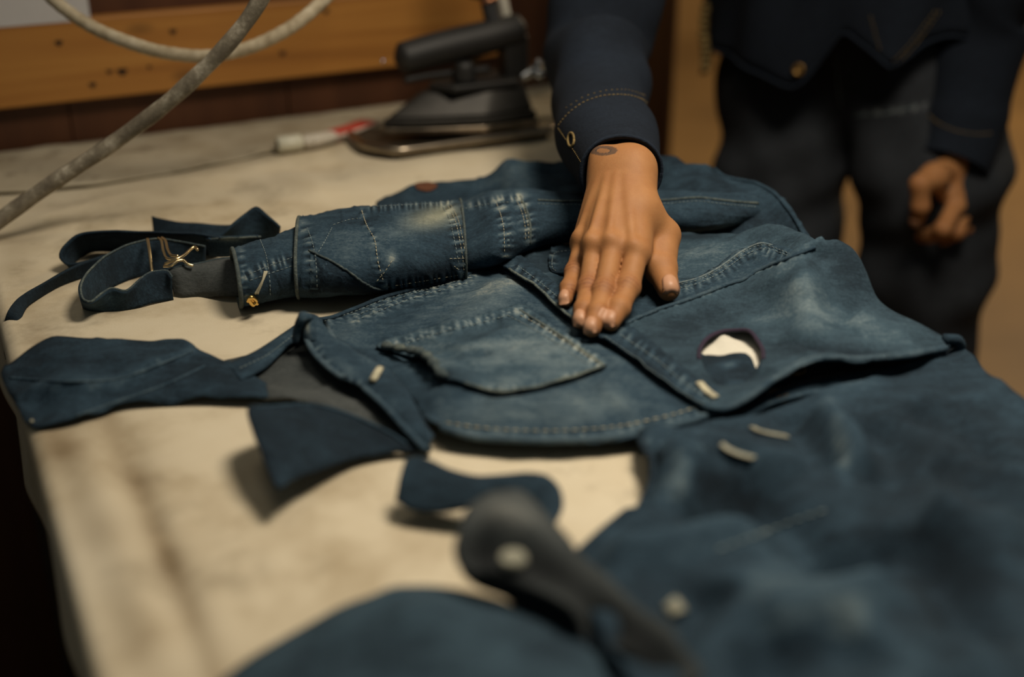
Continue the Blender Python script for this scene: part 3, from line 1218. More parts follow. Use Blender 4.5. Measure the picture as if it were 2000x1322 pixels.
tube('strut', catmull([ip(0.03, 0.05, 0.068), ip(0.033, 0.05, 0.11)], 5), 0.005, M['brass_old'], iron, 10)
tube('screw', [ga + (-0.0165, -0.003, 0), ga + (-0.013, -0.002, 0)], 0.0028, M['chrome'], iron, 10)
tube('valve', catmull([ip(0.088, 0.035, 0.066), ip(0.105, 0.032, 0.075), ip(0.112, 0.03, 0.086)], 14), 0.006, M['chrome'], iron, 10)
tube('valve_knob', [ip(0.104, 0.026, 0.072), ip(0.104, 0.012, 0.072)], 0.0065, M['chrome'], iron, 12)
hp = catmull([ip(0.060, 0.045, 0.120), ip(0.055, 0.05, 0.145), ip(0.052, 0.055, 0.175), ip(0.058, 0.06, 0.22), ip(0.06, 0.06, 0.30)], 40)
sh = tube('supply_hose', hp, 0.0098, M['hose_dark'], iron, 14)
for k in (8, 17):
    tube('band', [hp[k], hp[k + 1]], 0.0106, M['copper'], sh, 14)
tube('hose_fitting', catmull([hp[10], hp[10] + (-0.022, -0.005, 0.002), hp[10] + (-0.034, -0.006, 0.012)], 12), [0.006] * 6 + [0.0045] * 6, M['hose_dark'], iron, 10)
cb = tube('white_cord', catmull([ip(0.085, 0.06, 0.09), ip(0.082, 0.062, 0.13), ip(0.073, 0.065, 0.18), ip(0.07, 0.07, 0.30)], 40), 0.0068, M['white_cloth'], iron, 12)

# glue tube
tu = empty('glue_tube', PZ(610, 280, 0.004))
tag(tu, 'small squeezed tube with white screw cap and red printed band on the canvas', 'tube')
a, b, c, d = PZ(541, 283, 0.013), PZ(588, 277, 0.013), PZ(606, 276, 0.012), PZ(640, 268, 0.011)
e, f_ = PZ(690, 250, 0.009), PZ(724, 236, 0.006)


def disc_loft(name, cs, rw, rh, mat, parent):
    cs = np.array(cs)
    n = len(cs)
    tan = np.gradient(cs, axis=0)
    rings = []
    for i in range(n):
        t = tan[i] / np.linalg.norm(tan[i])
        s = np.cross(t, [0, 0, 1.0]); s /= np.linalg.norm(s)
        rings.append((cs[i], s * rw[i], np.cross(s, t) * rh[i]))
    V, F = [], []
    for i, (p, u_, v_) in enumerate(rings):
        for k in range(18):
            q = 6.283185 * k / 18
            V.append(p + u_ * math.cos(q) + v_ * math.sin(q))
    for i in range(n - 1):
        for k in range(18):
            F.append((i * 18 + k, i * 18 + (k + 1) % 18, (i + 1) * 18 + (k + 1) % 18, (i + 1) * 18 + k))
    F += [tuple(range(18))[::-1], tuple((n - 1) * 18 + k for k in range(18))]
    return mesh(name, V, F, mat, parent)


cap = disc_loft('cap', [a, a + (b - a) * .03, a + (b - a) * .97, b], [0.0085, 0.0095, 0.0092, 0.0085], [0.0085, 0.0095, 0.0092, 0.0085], M['white_plastic'], tu)
tube('cap_hole', [a + (a - b) * 0.004, a + (b - a) * 0.03], 0.0055, M['hole'], cap, 12)
disc_loft('shoulder', [b, b + (c - b) * .5, c], [0.005, 0.0085, 0.0095], [0.005, 0.008, 0.0085], M['clear_plastic'], tu)
body = catmull([c, d, e, f_], 24)
disc_loft('body', body, np.linspace(0.0095, 0.0155, 24), np.linspace(0.0085, 0.0022, 24), M['clear_plastic'], tu)
disc_loft('label_band', body[6:22], np.linspace(0.0095, 0.0155, 24)[6:22] * 0.98, np.linspace(0.0085, 0.0022, 24)[6:22] + 0.0007, M['red_print'], tu)

# ================================================================== THE DENIM JACKET
jk = empty('denim_jacket', PZ(1100, 620, 0.0))
tag(jk, 'worn indigo denim jacket with long folded sleeve and patch pocket spread under the pressing hand', 'jacket')
D, DP, DI, DH = M['denim'], M['denim_pale'], M['denim_in'], M['denim_hem']

# far side of the body, behind the sleeve
far = Sheet([(735, 402, .004), (790, 368, .012), (835, 353, .018), (900, 351, .018), (955, 346, .02), (985, 329, .03), (1015, 319, .036),
             (1070, 315, .036), (1130, 309, .040), (1200, 304, .045), (1290, 301, .050), (1350, 314, .050), (1410, 334, .050), (1470, 352, .048),
             (1520, 378, .045), (1560, 425, .040), (1583, 468, .030), (1500, 486, .012), (1300, 470, .010), (1100, 450, .008), (900, 430, .006)],
            ctrl=[(1000, 360, .022), (1100, 350, .03), (1200, 345, .036), (1350, 350, .045), (1450, 380, .045), (1250, 370, .03)],
            ridges=[([(985, 335), (1000, 360), (1040, 385)], 0.010, 0.014), ([(1050, 320), (1180, 345), (1300, 352)], -0.008, 0.016, 'ridge', 0.035),
                    ([(1100, 370), (1250, 362), (1420, 368)], 0.008, 0.013, 'ridge', 0.03), ([(1320, 320), (1430, 362), (1530, 420)], -0.006, 0.012, 'ridge', 0.04),
                    ([(800, 372), (900, 365), (990, 372)], -0.005, 0.015)], noise_amp=0.0012, noise_scale=0.045, seed=2)
fo = sheet_obj('back_panel', far, D, jk, fades=[(930, 362, 90, 14, -4, 0.10), (1010, 330, 30, 14, 0, 0.15), (1250, 330, 160, 22, 3, -0.08),
               (1480, 375, 80, 14, 25, 0.10), (1180, 320, 60, 12, 0, 0.06)], base=0.42)
hem('collar_edge', far, [(1400, 335), (1470, 355), (1515, 380), (1552, 425), (1572, 462)], 0.0022, D, jk, 0.0, base=0.45)
lab = Sheet([(812, 362), (838, 358), (855, 366), (838, 376), (815, 372)], base=far, dz=0.002, noise_amp=0.0003)
mesh('leather_tab', lab.V, lab.F, M['leather'], jk)

# yoke and front of the body
body_s = Sheet([(598, 622, .012), (640, 625, .010), (690, 603, .010), (740, 581, .010), (800, 563, .012), (860, 548, .012), (930, 520, .012), (1000, 500, .012),
                (1100, 478, .012), (1250, 500, .012), (1340, 600, .014), (1430, 700, .014), (1455, 765, .014), (1402, 808, .014), (1320, 833, .014), (1200, 857, .013),
                (1080, 863, .013), (960, 859, .012), (870, 843, .012), (832, 820, .012), (800, 770, .012), (740, 730, .011), (670, 690, .011), (620, 655, .012)],
               ctrl=[(900, 620, .016), (1000, 570, .022), (1100, 640, .020), (1000, 700, .022), (1150, 780, .020), (900, 780, .018), (1300, 720, .020), (1250, 800, .018)],
               ridges=[([(840, 640), (940, 600), (1000, 545)], 0.005, 0.020), ([(870, 700), (900, 760), (900, 830)], 0.006, 0.020),
                       ([(940, 790), (1080, 800), (1240, 780)], 0.006, 0.022), ([(1000, 830), (1160, 828), (1300, 800)], -0.003, 0.010),
                       ([(690, 640), (780, 660), (860, 690)], -0.005, 0.014), ([(1120, 740), (1180, 790), (1270, 820)], -0.004, 0.015),
                       ([(660, 680), (760, 760), (830, 800)], -0.006, 0.016)],
               noise_amp=0.0010, noise_scale=0.04, seed=5, step=0.0032)
arm_in = [(632, 628), (690, 610), (740, 590), (800, 572), (870, 556), (930, 535)]
arm_st = [(690, 628), (740, 608), (800, 585), (860, 568), (920, 550)]
hem_l = [(860, 838), (960, 851), (1080, 855), (1200, 848), (1310, 826), (1395, 800)]
bo = sheet_obj('front_panel', body_s, D, jk,
               fades=[(960, 560, 130, 28, -15, 0.10), (850, 610, 120, 24, -18, -0.04), (1000, 810, 130, 18, -3, 0.08), (1200, 790, 90, 26, 10, 0.10),
                      (1120, 640, 60, 14, 30, 0.10), (700, 690, 60, 14, 25, -0.12), (890, 720, 30, 60, 0, -0.12), (1010, 545, 70, 16, -20, 0.12)],
               seams=[(arm_in, 9, .22, -.12, 11), (arm_st, 9, .22, -.05, 10), (hem_l, 10, .25, -.08, 12)], base=0.50)
hem('armhole_binding', body_s, [(625, 624)] + [(x, y - 4) for x, y in arm_in[1:]], 0.0022, D, jk, 0.001, base=0.42)
stitch('stitching', body_s, arm_in, M['thread_blue'], jk)
stitch('stitching', body_s, arm_st, M['thread_blue'], jk)
stitch('stitching', body_s, [(x, y - 9) for x, y in arm_st], M['thread_blue'], jk)
stitch('stitching', body_s, [(870, 826), (960, 838), (1080, 842), (1200, 834), (1300, 814), (1380, 790)], M['thread'], jk, 0.0045, 0.002, 0.0006)
hem('hem', body_s, [(850, 842), (900, 850), (960, 856), (1080, 860), (1200, 854), (1320, 830), (1400, 805)], 0.0032, D, jk, 0.0, base=0.58)

yoke = Sheet([(1060, 486, .016), (1180, 470, .016), (1310, 457, .024), (1380, 455, .028), (1440, 455, .034), (1480, 440, .046), (1530, 440, .050), (1570, 455, .052),
              (1602, 478, .056), (1560, 500, .046), (1490, 490, .038), (1400, 535, .026), (1310, 565, .021), (1230, 610, .019), (1180, 640, .018), (1120, 625, .018), (1060, 575, .018), (985, 528, .016)],
             ctrl=[(1380, 490, .034), (1300, 510, .026), (1450, 470, .042), (1200, 540, .021)],
             ridges=[([(1310, 470), (1400, 478), (1470, 455)], -0.004, 0.010, 'ridge', 0.03), ([(1440, 448), (1490, 462), (1550, 485)], -0.006, 0.009, 'ridge', 0.045),
                     ([(1060, 530), (1150, 520)], -0.003, 0.012)], noise_amp=0.0009, noise_scale=0.035, seed=7, step=0.0032)
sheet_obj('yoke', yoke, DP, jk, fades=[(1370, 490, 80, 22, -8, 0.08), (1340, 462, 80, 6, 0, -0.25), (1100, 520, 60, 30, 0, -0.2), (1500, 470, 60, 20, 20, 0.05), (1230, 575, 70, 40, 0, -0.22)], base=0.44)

# strip of pocket facing below the curved double seam
face = Sheet([(1205, 635, .023), (1240, 590, .023), (1310, 552, .026), (1360, 540, .030), (1402, 520, .034), (1450, 486, .044), (1485, 471, .050), (1510, 475, .052),
              (1560, 494, .053), (1597, 481, .062), (1600, 500, .054), (1508, 532, .040), (1391, 584, .028), (1265, 628, .022)],
             ridges=[([(1290, 572), (1400, 535), (1480, 480)], 0.002, 0.006, 'ridge', 0.03), ([(1420, 540), (1440, 520)], 0.002, 0.005, 'ridge', 0.03), ([(1480, 515), (1490, 490)], 0.002, 0.006, 'ridge', 0.04),
                     ([(1340, 570), (1350, 555)], 0.0015, 0.005, 'ridge', 0.03)], noise_amp=0.0010, noise_scale=0.02, seed=9, step=0.0028)
sl = [(1310, 556), (1360, 544), (1402, 524), (1450, 490), (1485, 475), (1508, 479), (1552, 496)]
sheet_obj('pocket_facing', face, D, jk, seams=[([(x, y + 14) for x, y in sl], 12, .14, -.12, 13)], base=0.44)
stitch('stitching', face, [(x + 1, y + 4) for x, y in sl], M['thread_blue'], jk)
stitch('stitching', face, [(x + 3, y + 10) for x, y in sl], M['thread_blue'], jk)
hem('facing_edge', face, sl[:-1], 0.0011, D, jk, 0.0, base=0.7)

# big right panel with the round hole
hole = [(1428 + 60 * math.cos(a), 694 + 46 * math.sin(a), 0.024) for a in np.linspace(0, 6.283, 30, endpoint=False)]
right = Sheet([(1185, 655, .021), (1222, 634, .023), (1260, 613, .026), (1330, 590, .030), (1391, 567, .034), (1450, 541, .040), (1508, 517, .048), (1560, 495, .057),
               (1593, 480, .066), (1612, 466, .074), (1636, 461, .076), (1662, 478, .070), (1690, 520, .056), (1708, 582, .034), (1760, 613, .030), (1805, 640, .027),
               (1850, 659, .024), (1868, 668, .020), (1848, 680, .022), (1780, 694, .031), (1700, 700, .036), (1640, 705, .036), (1570, 713, .038), (1510, 746, .034),
               (1450, 786, .027), (1402, 808, .019), (1330, 768, .020), (1260, 708, .020)],
              ctrl=[(1400, 620, .026), (1480, 600, .032), (1550, 560, .050), (1600, 520, .062), (1640, 500, .066), (1600, 600, .040), (1700, 640, .030), (1760, 655, .028),
                    (1560, 650, .032), (1650, 670, .030), (1440, 640, .027), (1480, 740, .024), (1370, 700, .024), (1330, 650, .024)],
              ridges=[([(1560, 510), (1575, 560), (1570, 620)], 0.010, 0.018, 'ridge', 0.05), ([(1600, 520), (1630, 560), (1690, 575)], -0.016, 0.018, 'ridge', 0.05),
                      ([(1500, 560), (1530, 600), (1520, 650)], -0.007, 0.018, 'ridge', 0.04), ([(1300, 630), (1400, 610), (1500, 580)], -0.003, 0.014, 'ridge', 0.03),
                      ([(1560, 675), (1640, 690), (1740, 688)], -0.007, 0.010, 'ridge', 0.03), ([(1570, 700), (1600, 690), (1650, 700)], 0.004, 0.008, 'ridge', 0.03),
                      ([(1620, 620), (1700, 640), (1800, 655)], 0.005, 0.016, 'ridge', 0.03), ([(1380, 745), (1440, 752), (1500, 735)], -0.004, 0.010, 'ridge', 0.02)],
              holes=[hole], noise_amp=0.0012, noise_scale=0.04, seed=3, step=0.0032)
flap_l = [(1200, 646), (1260, 614), (1330, 591), (1391, 568), (1450, 542), (1508, 518), (1560, 496), (1592, 482)]
sheet_obj('side_panel', right, DP, jk,
          fades=[(1580, 590, 70, 60, 20, 0.13), (1690, 640, 110, 24, 22, 0.14), (1480, 640, 90, 30, -10, 0.05), (1330, 640, 90, 22, -20, -0.12), (1660, 520, 40, 60, 0, -0.16),
                 (1650, 690, 90, 9, 5, -0.2), (1560, 680, 40, 12, 0, -0.12), (1580, 712, 70, 6, -12, 0.15), (1450, 780, 60, 8, -35, 0.14), (1500, 620, 50, 16, -20, 0.08), (1440, 735, 60, 20, 0, -0.12),
                 (1560, 530, 60, 10, -30, -0.15)],
          seams=[(flap_l, 5, .15, -.02, 14)], base=0.43)
hem('flap_edge', right, flap_l, 0.0019, D, jk, 0.0006, base=0.52)
ring = [(1428 + 61 * math.cos(a), 694 + 47 * math.sin(a)) for a in np.linspace(math.pi * 0.98, math.pi * 2.02, 24)]
M['purple'] = simple('dark_violet_thread', (0.022, 0.012, 0.03), 0.9, var=0.3)
hem('hole_binding', right, [(1428 + 63 * math.cos(a), 694 + 49 * math.sin(a)) for a in np.linspace(math.pi * 0.95, math.pi * 2.05, 24)], 0.0017, M['purple'], jk, 0.0)
hem('hem', right, [(1402, 806), (1450, 784), (1510, 744), (1570, 712), (1640, 704), (1700, 699), (1780, 693), (1848, 679)], 0.0028, D, jk, 0.0, base=0.60)

# white lining seen through the hole, and the fold of denim lying in it
lin = Sheet([(1350, 705, .017), (1368, 662, .019), (1430, 645, .020), (1490, 660, .019), (1506, 720, .016), (1430, 755, .014)], noise_amp=0.0008, noise_scale=0.025, step=0.004,
            ridges=[([(1400, 640), (1410, 690)], 0.003, 0.006, 'ridge', 0.01)])
lo_ = mesh('white_lining', lin.V, lin.F, M['white_cloth'], jk)
solid(lo_, 0.001)
infold = Sheet([(1340, 712, .0205), (1372, 697, .022), (1405, 692, .023), (1440, 691, .0235), (1464, 697, .023), (1474, 716, .021), (1490, 760, .018), (1420, 775, .017), (1350, 750, .018)],
               noise_amp=0.0012, noise_scale=0.03, step=0.004)
sheet_obj('inner_fold', infold, D, jk, base=0.36, fades=[(1425, 712, 18, 8, -15, 0.3)])

# lower lip of the open hem, with the brass buttons inside
lip_r = Ribbon([(1385, 835, .012), (1450, 800, .012), (1510, 762, .012), (1580, 738, .014), (1660, 725, .016), (1750, 712, .018), (1830, 692, .018), (1880, 668, .020)],
               [(1372, 858, .012), (1450, 822, .015), (1505, 790, .017), (1570, 772, .017), (1650, 757, .016), (1750, 738, .015), (1830, 712, .014), (1876, 680, .014)], m=10, bulge=0.004)
ribbon_obj('under_facing', lip_r, D, jk, base=0.34, fades=[(1500, 790, 80, 6, -30, 0.16), (1640, 750, 120, 8, -10, 0.08)])
hem('facing_edge', lip_r, [(1392, 842), (1450, 818), (1503, 788), (1570, 770), (1650, 755), (1750, 736), (1826, 711)], 0.0020, D, jk, 0.0, base=0.5)
roll = catmull([PZ(1845, 662, .026), PZ(1868, 664, .024), PZ(1876, 676, .018), PZ(1862, 692, .012), PZ(1838, 702, .010)], 30)
V, F = tube_arrays(roll, 0.0042, 8)
mesh('hem_roll', V, F, D, jk, attr={'fade': np.tile([0.45, 0, 0], (len(V), 1))})


def button(px, py, host, r, mat, parent, h=None, name='button'):
    c = host.at(px, py, 0.001) if host is not None else PZ(px, py, h)
    prof = [(0.0, .0035), (0.35, .0036), (0.5, .0026), (0.62, .0036), (0.9, .0032), (1.0, .0018), (1.0, 0)]
    V, F = [], []
    for (q, z) in prof:
        for k in range(16):
            a = 6.283185 * k / 16
            V.append(c + np.array([r * q * math.cos(a), r * q * math.sin(a), z]))
    for i in range(len(prof) - 1):
        for k in range(16):
            F.append((i * 16 + k, i * 16 + (k + 1) % 16, (i + 1) * 16 + (k + 1) % 16, (i + 1) * 16 + k))
    F = [f[::-1] for f in F]
    return mesh(name, V, F, mat, parent)


button(1553, 727, None, 0.0075, M['brass_old'], jk, 0.012)
button(1520, 777, None, 0.0075, M['brass_old'], jk, 0.015)

# placket bands
pl_a = Sheet([(972, 524), (1015, 512), (1060, 548), (1110, 590), (1160, 630), (1185, 655), (1150, 660), (1122, 642), (1085, 612), (1050, 578), (1005, 548)], base=body_s, dz=0.0075, noise_amp=0.0006, noise_scale=0.015, seed=6, step=0.0025)
pc = [(990, 524), (1040, 560), (1090, 603), (1160, 648)]
sheet_obj('placket', pl_a, D, jk, seams=[([(x - 6, y + 6) for x, y in pc], 10, .3, -.12, 13), ([(x + 12, y - 6) for x, y in pc], 9, .22, -.16, 12)], base=0.40)
stitch('stitching', pl_a, [(982, 530), (1025, 560), (1070, 598), (1125, 640)], M['thread'], jk)
stitch('stitching', pl_a, [(1012, 520), (1055, 552), (1105, 594), (1160, 638)], M['thread_blue'], jk)
hem('placket_edge', pl_a, [(976, 529), (1010, 551), (1052, 581), (1086, 614), (1122, 644)], 0.0013, DH, jk, 0.0, base=0.5)
pl_b = Sheet([(1140, 658), (1185, 644), (1225, 648), (1290, 697), (1340, 738), (1408, 782), (1398, 804), (1372, 806), (1290, 756), (1228, 706), (1180, 676)], base=body_s, dz=0.0065, noise_amp=0.0007, noise_scale=0.018, seed=8, step=0.0025)
sheet_obj('placket', pl_b, D, jk, seams=[([(1160, 662), (1230, 705), (1295, 755), (1378, 802)], 12, .24, -.05, 17), ([(1215, 650), (1290, 704), (1338, 744), (1400, 786)], 10, .2, -.05, 16)], base=0.44,
          fades=[(1260, 712, 60, 8, 35, -0.15)])
stitch('stitching', pl_b, [(1166, 664), (1236, 704), (1298, 752), (1380, 798)], M['thread_blue'], jk)
stitch('stitching', pl_b, [(1212, 654), (1284, 704), (1334, 746), (1396, 786)], M['thread_blue'], jk)
bh = catmull([pl_b.at(1366, 752, 0.002), pl_b.at(1380, 767, 0.002), pl_b.at(1398, 781, 0.002)], 14)
V, F = tube_arrays(bh, 0.0030, 8, True, None, 0.35)
mesh('buttonhole', V, F, M['thread'], jk)

# small pocket corner showing beside the little finger
tabp = Sheet([(1072, 508), (1080, 488), (1110, 484), (1150, 490), (1150, 540), (1085, 538), (1074, 530)], base=yoke, dz=0.003, noise_amp=0.001, noise_scale=0.015, step=0.0025)
sheet_obj('pocket_corner', tabp, D, jk, base=0.40, seams=[([(1080, 490), (1075, 530)], 10, .25, -.1, 10)], fades=[(1105, 515, 14, 10, 0, .15)])
stitch('stitching', tabp, [(1120, 489), (1084, 494), (1078, 512), (1080, 532)], M['thread_blue'], jk)

# patch pocket
pk = Sheet([(735, 682), (790, 662), (860, 642), (930, 625), (1015, 603), (1055, 628), (1100, 657), (1145, 688), (1186, 716), (1165, 728), (1110, 748), (1050, 764), (985, 775), (940, 768), (895, 755), (858, 745), (828, 716), (785, 698)],
           base=body_s, dz=0.004, noise_amp=0.0007, noise_scale=0.03, seed=3, step=0.0028,
           ridges=[([(790, 690), (830, 712), (862, 742)], 0.005, 0.010), ([(880, 690), (980, 668), (1080, 660)], 0.004, 0.012), ([(900, 660), (960, 640), (1010, 628)], -0.002, 0.010),
                   ([(920, 730), (1030, 712), (1130, 705)], 0.003, 0.012), ([(870, 715), (960, 700)], -0.003, 0.009), ([(905, 640), (925, 665)], 0.002, 0.006), ([(960, 628), (985, 655)], -0.002, 0.006)])
pko = sheet_obj('patch_pocket', pk, DP, jk,
                fades=[(1010, 672, 110, 10, -4, 0.24), (960, 700, 100, 14, -8, 0.08), (1080, 705, 60, 18, 10, 0.08), (900, 650, 70, 9, -15, -0.04), (890, 735, 40, 12, 10, -0.15), (1000, 740, 60, 12, -10, 0.10), (930, 660, 60, 8, -14, -0.12)],
                seams=[([(1015, 608), (1100, 662), (1178, 714)], 10, .25, -.12, 14), ([(760, 676), (860, 646), (1010, 608)], 9, .22, -.08, 15), ([(1170, 722), (1050, 758), (940, 766)], 9, .25, -.08, 14)], base=0.50)
stitch('stitching', pk, [(1008, 612), (1050, 634), (1098, 664), (1140, 692), (1170, 712)], M['thread'], pko)
stitch('stitching', pk, [(992, 616), (1036, 640), (1082, 668), (1126, 698), (1160, 718)], M['thread_blue'], pko)
stitch('stitching', pk, [(1172, 718), (1110, 740), (1050, 756), (985, 767), (900, 748)], M['thread'], pko)
stitch('stitching', pk, [(770, 678), (860, 650), (930, 633), (1000, 614)], M['thread_blue'], pko)
hem('pocket_edge', pk, [(1015, 606), (1055, 630), (1100, 659), (1145, 690), (1182, 716)], 0.0014, DH, pko, 0.0, base=0.5)
hem('pocket_edge', pk, [(1182, 717), (1110, 746), (1050, 762), (985, 772), (900, 754)], 0.0014, DH, pko, 0.0, base=0.45)
op = [pk.at(x, y, 0.002) for x, y in [(738, 684), (765, 690), (790, 697), (815, 706), (832, 718), (846, 732), (856, 746)]]
V, F = tube_arrays(catmull(op, 40), 0.0034 + 0.0010 * np.sin(np.arange(40) * 1.1), 10, True, None, 0.8)
mesh('frayed_opening', V, F, DH, pko, attr={'fade': np.tile([0.42, 0, 0], (len(V), 1))})

# inside of the back panel showing at left
inn = Sheet([(435, 706, .006), (500, 690, .007), (560, 652, .009), (600, 622, .010), (650, 665, .008), (720, 745, .007), (780, 815, .006), (845, 880, .005), (760, 862, .005), (650, 812, .005), (520, 785, .005), (480, 755, .005)],
            ctrl=[(620, 740, .012), (560, 730, .010)], ridges=[([(500, 760), (600, 760), (700, 800)], 0.006, 0.018), ([(560, 690), (640, 730)], -0.003, 0.012)], noise_amp=0.0012, noise_scale=0.05, seed=6)
sheet_obj('inside_panel', inn, DI, jk, base=0.48, inner=None)
hm = Ribbon([(438, 712, .010), (500, 684, .012), (560, 645, .014), (604, 615, .018)], [(470, 742, .011), (520, 715, .013), (566, 672, .014), (606, 640, .018)], n=50, m=8, bulge=0.002)
ribbon_obj('side_hem', hm, D, jk, base=0.40, fades=[(520, 700, 50, 4, -35, 0.15)])
stitch('stitching', hm, [(468, 720), (520, 695), (560, 665), (598, 635)], M['thread_blue'], jk)

# waistband of the near edge, turned up
wb_r = Ribbon([(588, 616, .026), (592, 650, .024), (612, 692, .022), (655, 732, .020), (712, 762, .018), (755, 800, .016), (790, 840, .014), (834, 882, .010)],
              [(628, 622, .020), (655, 655, .018), (705, 690, .018), (755, 718, .018), (790, 752, .018), (812, 790, .018), (828, 820, .016), (850, 856, .012)], n=70, m=14, bulge=0.004, wob=0.0012)
wbo = ribbon_obj('waistband', wb_r, D, jk, base=0.40, fades=[(680, 720, 26, 10, 35, 0.16), (770, 790, 20, 14, 40, 0.16), (720, 705, 40, 8, 30, 0.1), (810, 835, 14, 18, 30, 0.14)],
           seams=[([(596, 650), (655, 728), (715, 758), (790, 836)], 9, .18, -.08, 16)])
hem('band_edge', wb_r, [(590, 622), (595, 652), (614, 691), (657, 730), (714, 761), (757, 799), (792, 838), (832, 878)], 0.0024, D, wbo, 0.0, base=0.55)
bt = catmull([wb_r.at(728, 748, 0.002), wb_r.at(735, 738, 0.003), wb_r.at(741, 724, 0.002)], 10)
V, F = tube_arrays(bt, 0.0030, 8, True, None, 0.6)
mesh('bar_tack', V, F, M['thread'], wbo)
lp = catmull([PZ(578, 664, .020), PZ(582, 640, .030), PZ(592, 618, .040), PZ(602, 622, .036), PZ(604, 650, .028), PZ(606, 668, .022)], 30)
V, F = tube_arrays(lp, 0.0060, 10, True, None, 0.55)
mesh('belt_loop', V, F, D, jk, attr={'fade': fade_attr(np.array(V), [(600, 640, 6, 16, 0, .4)], (), 0.42)})

# dark tab hanging free at the corner, lifted off the table
tabw = Sheet([(484, 798, .036), (530, 788, .030), (600, 788, .024), (660, 800, .020), (730, 828, .016), (800, 866, .010), (838, 884, .006), (780, 882, .006), (700, 893, .008), (620, 918, .016), (575, 940, .020), (545, 956, .024), (520, 905, .030), (496, 846, .036)],
             ctrl=[(600, 850, .026), (560, 880, .030)], noise_amp=0.0010, noise_scale=0.05, seed=9)
sheet_obj('loose_tab', tabw, D, jk, base=0.34)
hem('tab_edge', tabw, [(500, 796), (600, 790), (660, 802), (730, 830), (800, 866)], 0.0015, D, jk, 0.0, base=0.5)

# twisted strap reaching over the left edge of the table
st1 = Sheet([(2, 728, .004), (40, 692, .010), (100, 658, .016), (150, 655, .018), (210, 663, .016), (280, 664, .016), (350, 664, .018), (385, 682, .016), (440, 706, .012), (520, 745, .010), (522, 776, .008), (400, 774, .008), (300, 778, .008),
             (230, 786, .008), (140, 814, .008), (70, 830, .004), (32, 792, .002)],
            ctrl=[(150, 700, .020), (300, 710, .018), (420, 735, .014), (120, 770, .012)],
            ridges=[([(10, 735), (120, 745), (230, 740), (310, 710), (380, 684)], 0.006, 0.008, 'step'), ([(150, 812), (260, 770), (360, 735)], -0.006, 0.008), ([(30, 760), (140, 768), (220, 760)], -0.004, 0.014)],
            noise_amp=0.0012, noise_scale=0.05, seed=1)
sheet_obj('strap', st1, D, jk, base=0.40, fades=[(120, 752, 110, 7, 2, 0.10), (200, 700, 140, 16, 0, -0.04), (110, 785, 60, 20, 0, 0.06), (310, 710, 90, 4, -25, 0.12), (420, 740, 60, 14, 15, -0.12)])
hem('strap_edge', st1, [(20, 738), (120, 745), (230, 740), (310, 712), (375, 686)], 0.0013, D, jk, 0.0, base=0.55)
hem('strap_edge', st1, [(150, 812), (230, 784), (320, 752), (400, 715)], 0.0012, D, jk, 0.0, base=0.55)


# ---- the sleeve
def sl_disp(seed, amp, fr=(5, 3)):
    r = np.random.RandomState(seed)
    ph = r.uniform(0, 6.28, 8)

    def f(t, th):
        d = np.zeros_like(t)
        for i in range(8):
            d += np.sin(t * (6 + i * fr[0]) + (1 + i % 4) * th * (1 if i % 2 else -1) + ph[i]) / (1 + 0.35 * i)
        c = np.zeros_like(t)
        for i in range(4):
            c += np.sin(t * (9 + 7 * i) + (1.0 + i) * th * (-1 if i % 2 else 1) + 1.5 * np.sin(2 * th + 5 * t) + ph[i + 3])
        return amp * (d * 0.5 + 1.3 * np.clip(1 - np.abs(c) / 0.5, 0, 1)**2)
    return f


B = [flat_ring((880, 402), (900, 530), .020, -.08), flat_ring((915, 396), (930, 526), .020, -.08), flat_ring((960, 385), (972, 520), .022, -.1), flat_ring((1030, 378), (1034, 490), .022, -.1), flat_ring((1100, 386), (1100, 480), .022),
     flat_ring((1200, 386), (1200, 468), .022), flat_ring((1310, 385), (1310, 459), .022), flat_ring((1400, 387), (1400, 456), .022, .1), flat_ring((1470, 391), (1465, 440), .020, .2), flat_ring((1530, 400), (1520, 425), .012, .3)]
# the sleeve rests on the panels below it
B = [(c + np.array([0, -0.014, 0.010]) * min(1, 0.5 * i), u_, v_) for i, (c, u_, v_) in enumerate(B)]
SEAM_B = [([(975, 392), (985, 430), (990, 470), (988, 510)], 14, .30, -.16, 15), ([(1018, 388), (1030, 430), (1034, 470)], 14, .32, -.14, 14), ([(905, 404), (1010, 386)], 8, .25, -.12, 13)]
slv = Loft(B, 130, 72, 0.9, sl_disp(3, 0.0012))
cuff_l1 = [(1000, 384), (1015, 430), (1022, 470), (1020, 500)]
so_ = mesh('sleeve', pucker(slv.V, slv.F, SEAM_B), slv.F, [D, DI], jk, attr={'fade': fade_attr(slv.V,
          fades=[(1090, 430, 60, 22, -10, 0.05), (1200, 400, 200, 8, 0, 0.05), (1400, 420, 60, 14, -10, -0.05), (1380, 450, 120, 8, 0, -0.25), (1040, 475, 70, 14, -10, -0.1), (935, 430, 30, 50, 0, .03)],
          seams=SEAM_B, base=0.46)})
solid(so_, 0.0018, -1, 1)
for pl in ([(968, 392), (978, 420), (984, 450), (985, 500)], ):
    stitch('stitching', slv, pl, M['thread'], so_)
stitch('stitching', slv, [(1012, 384), (1024, 410), (1031, 440), (1032, 478)], M['thread'], so_)
stitch('stitching', slv, [(1006, 386), (1018, 412), (1025, 442), (1026, 482)], M['thread'], so_)
hem('band_edge', slv, [(1015, 384), (1028, 410), (1035, 440), (1035, 474)], 0.0011, DH, so_, 0.0004, base=0.5)
stitch('stitching', slv, [(900, 409), (960, 398), (1010, 394)], M['thread_blue'], so_)

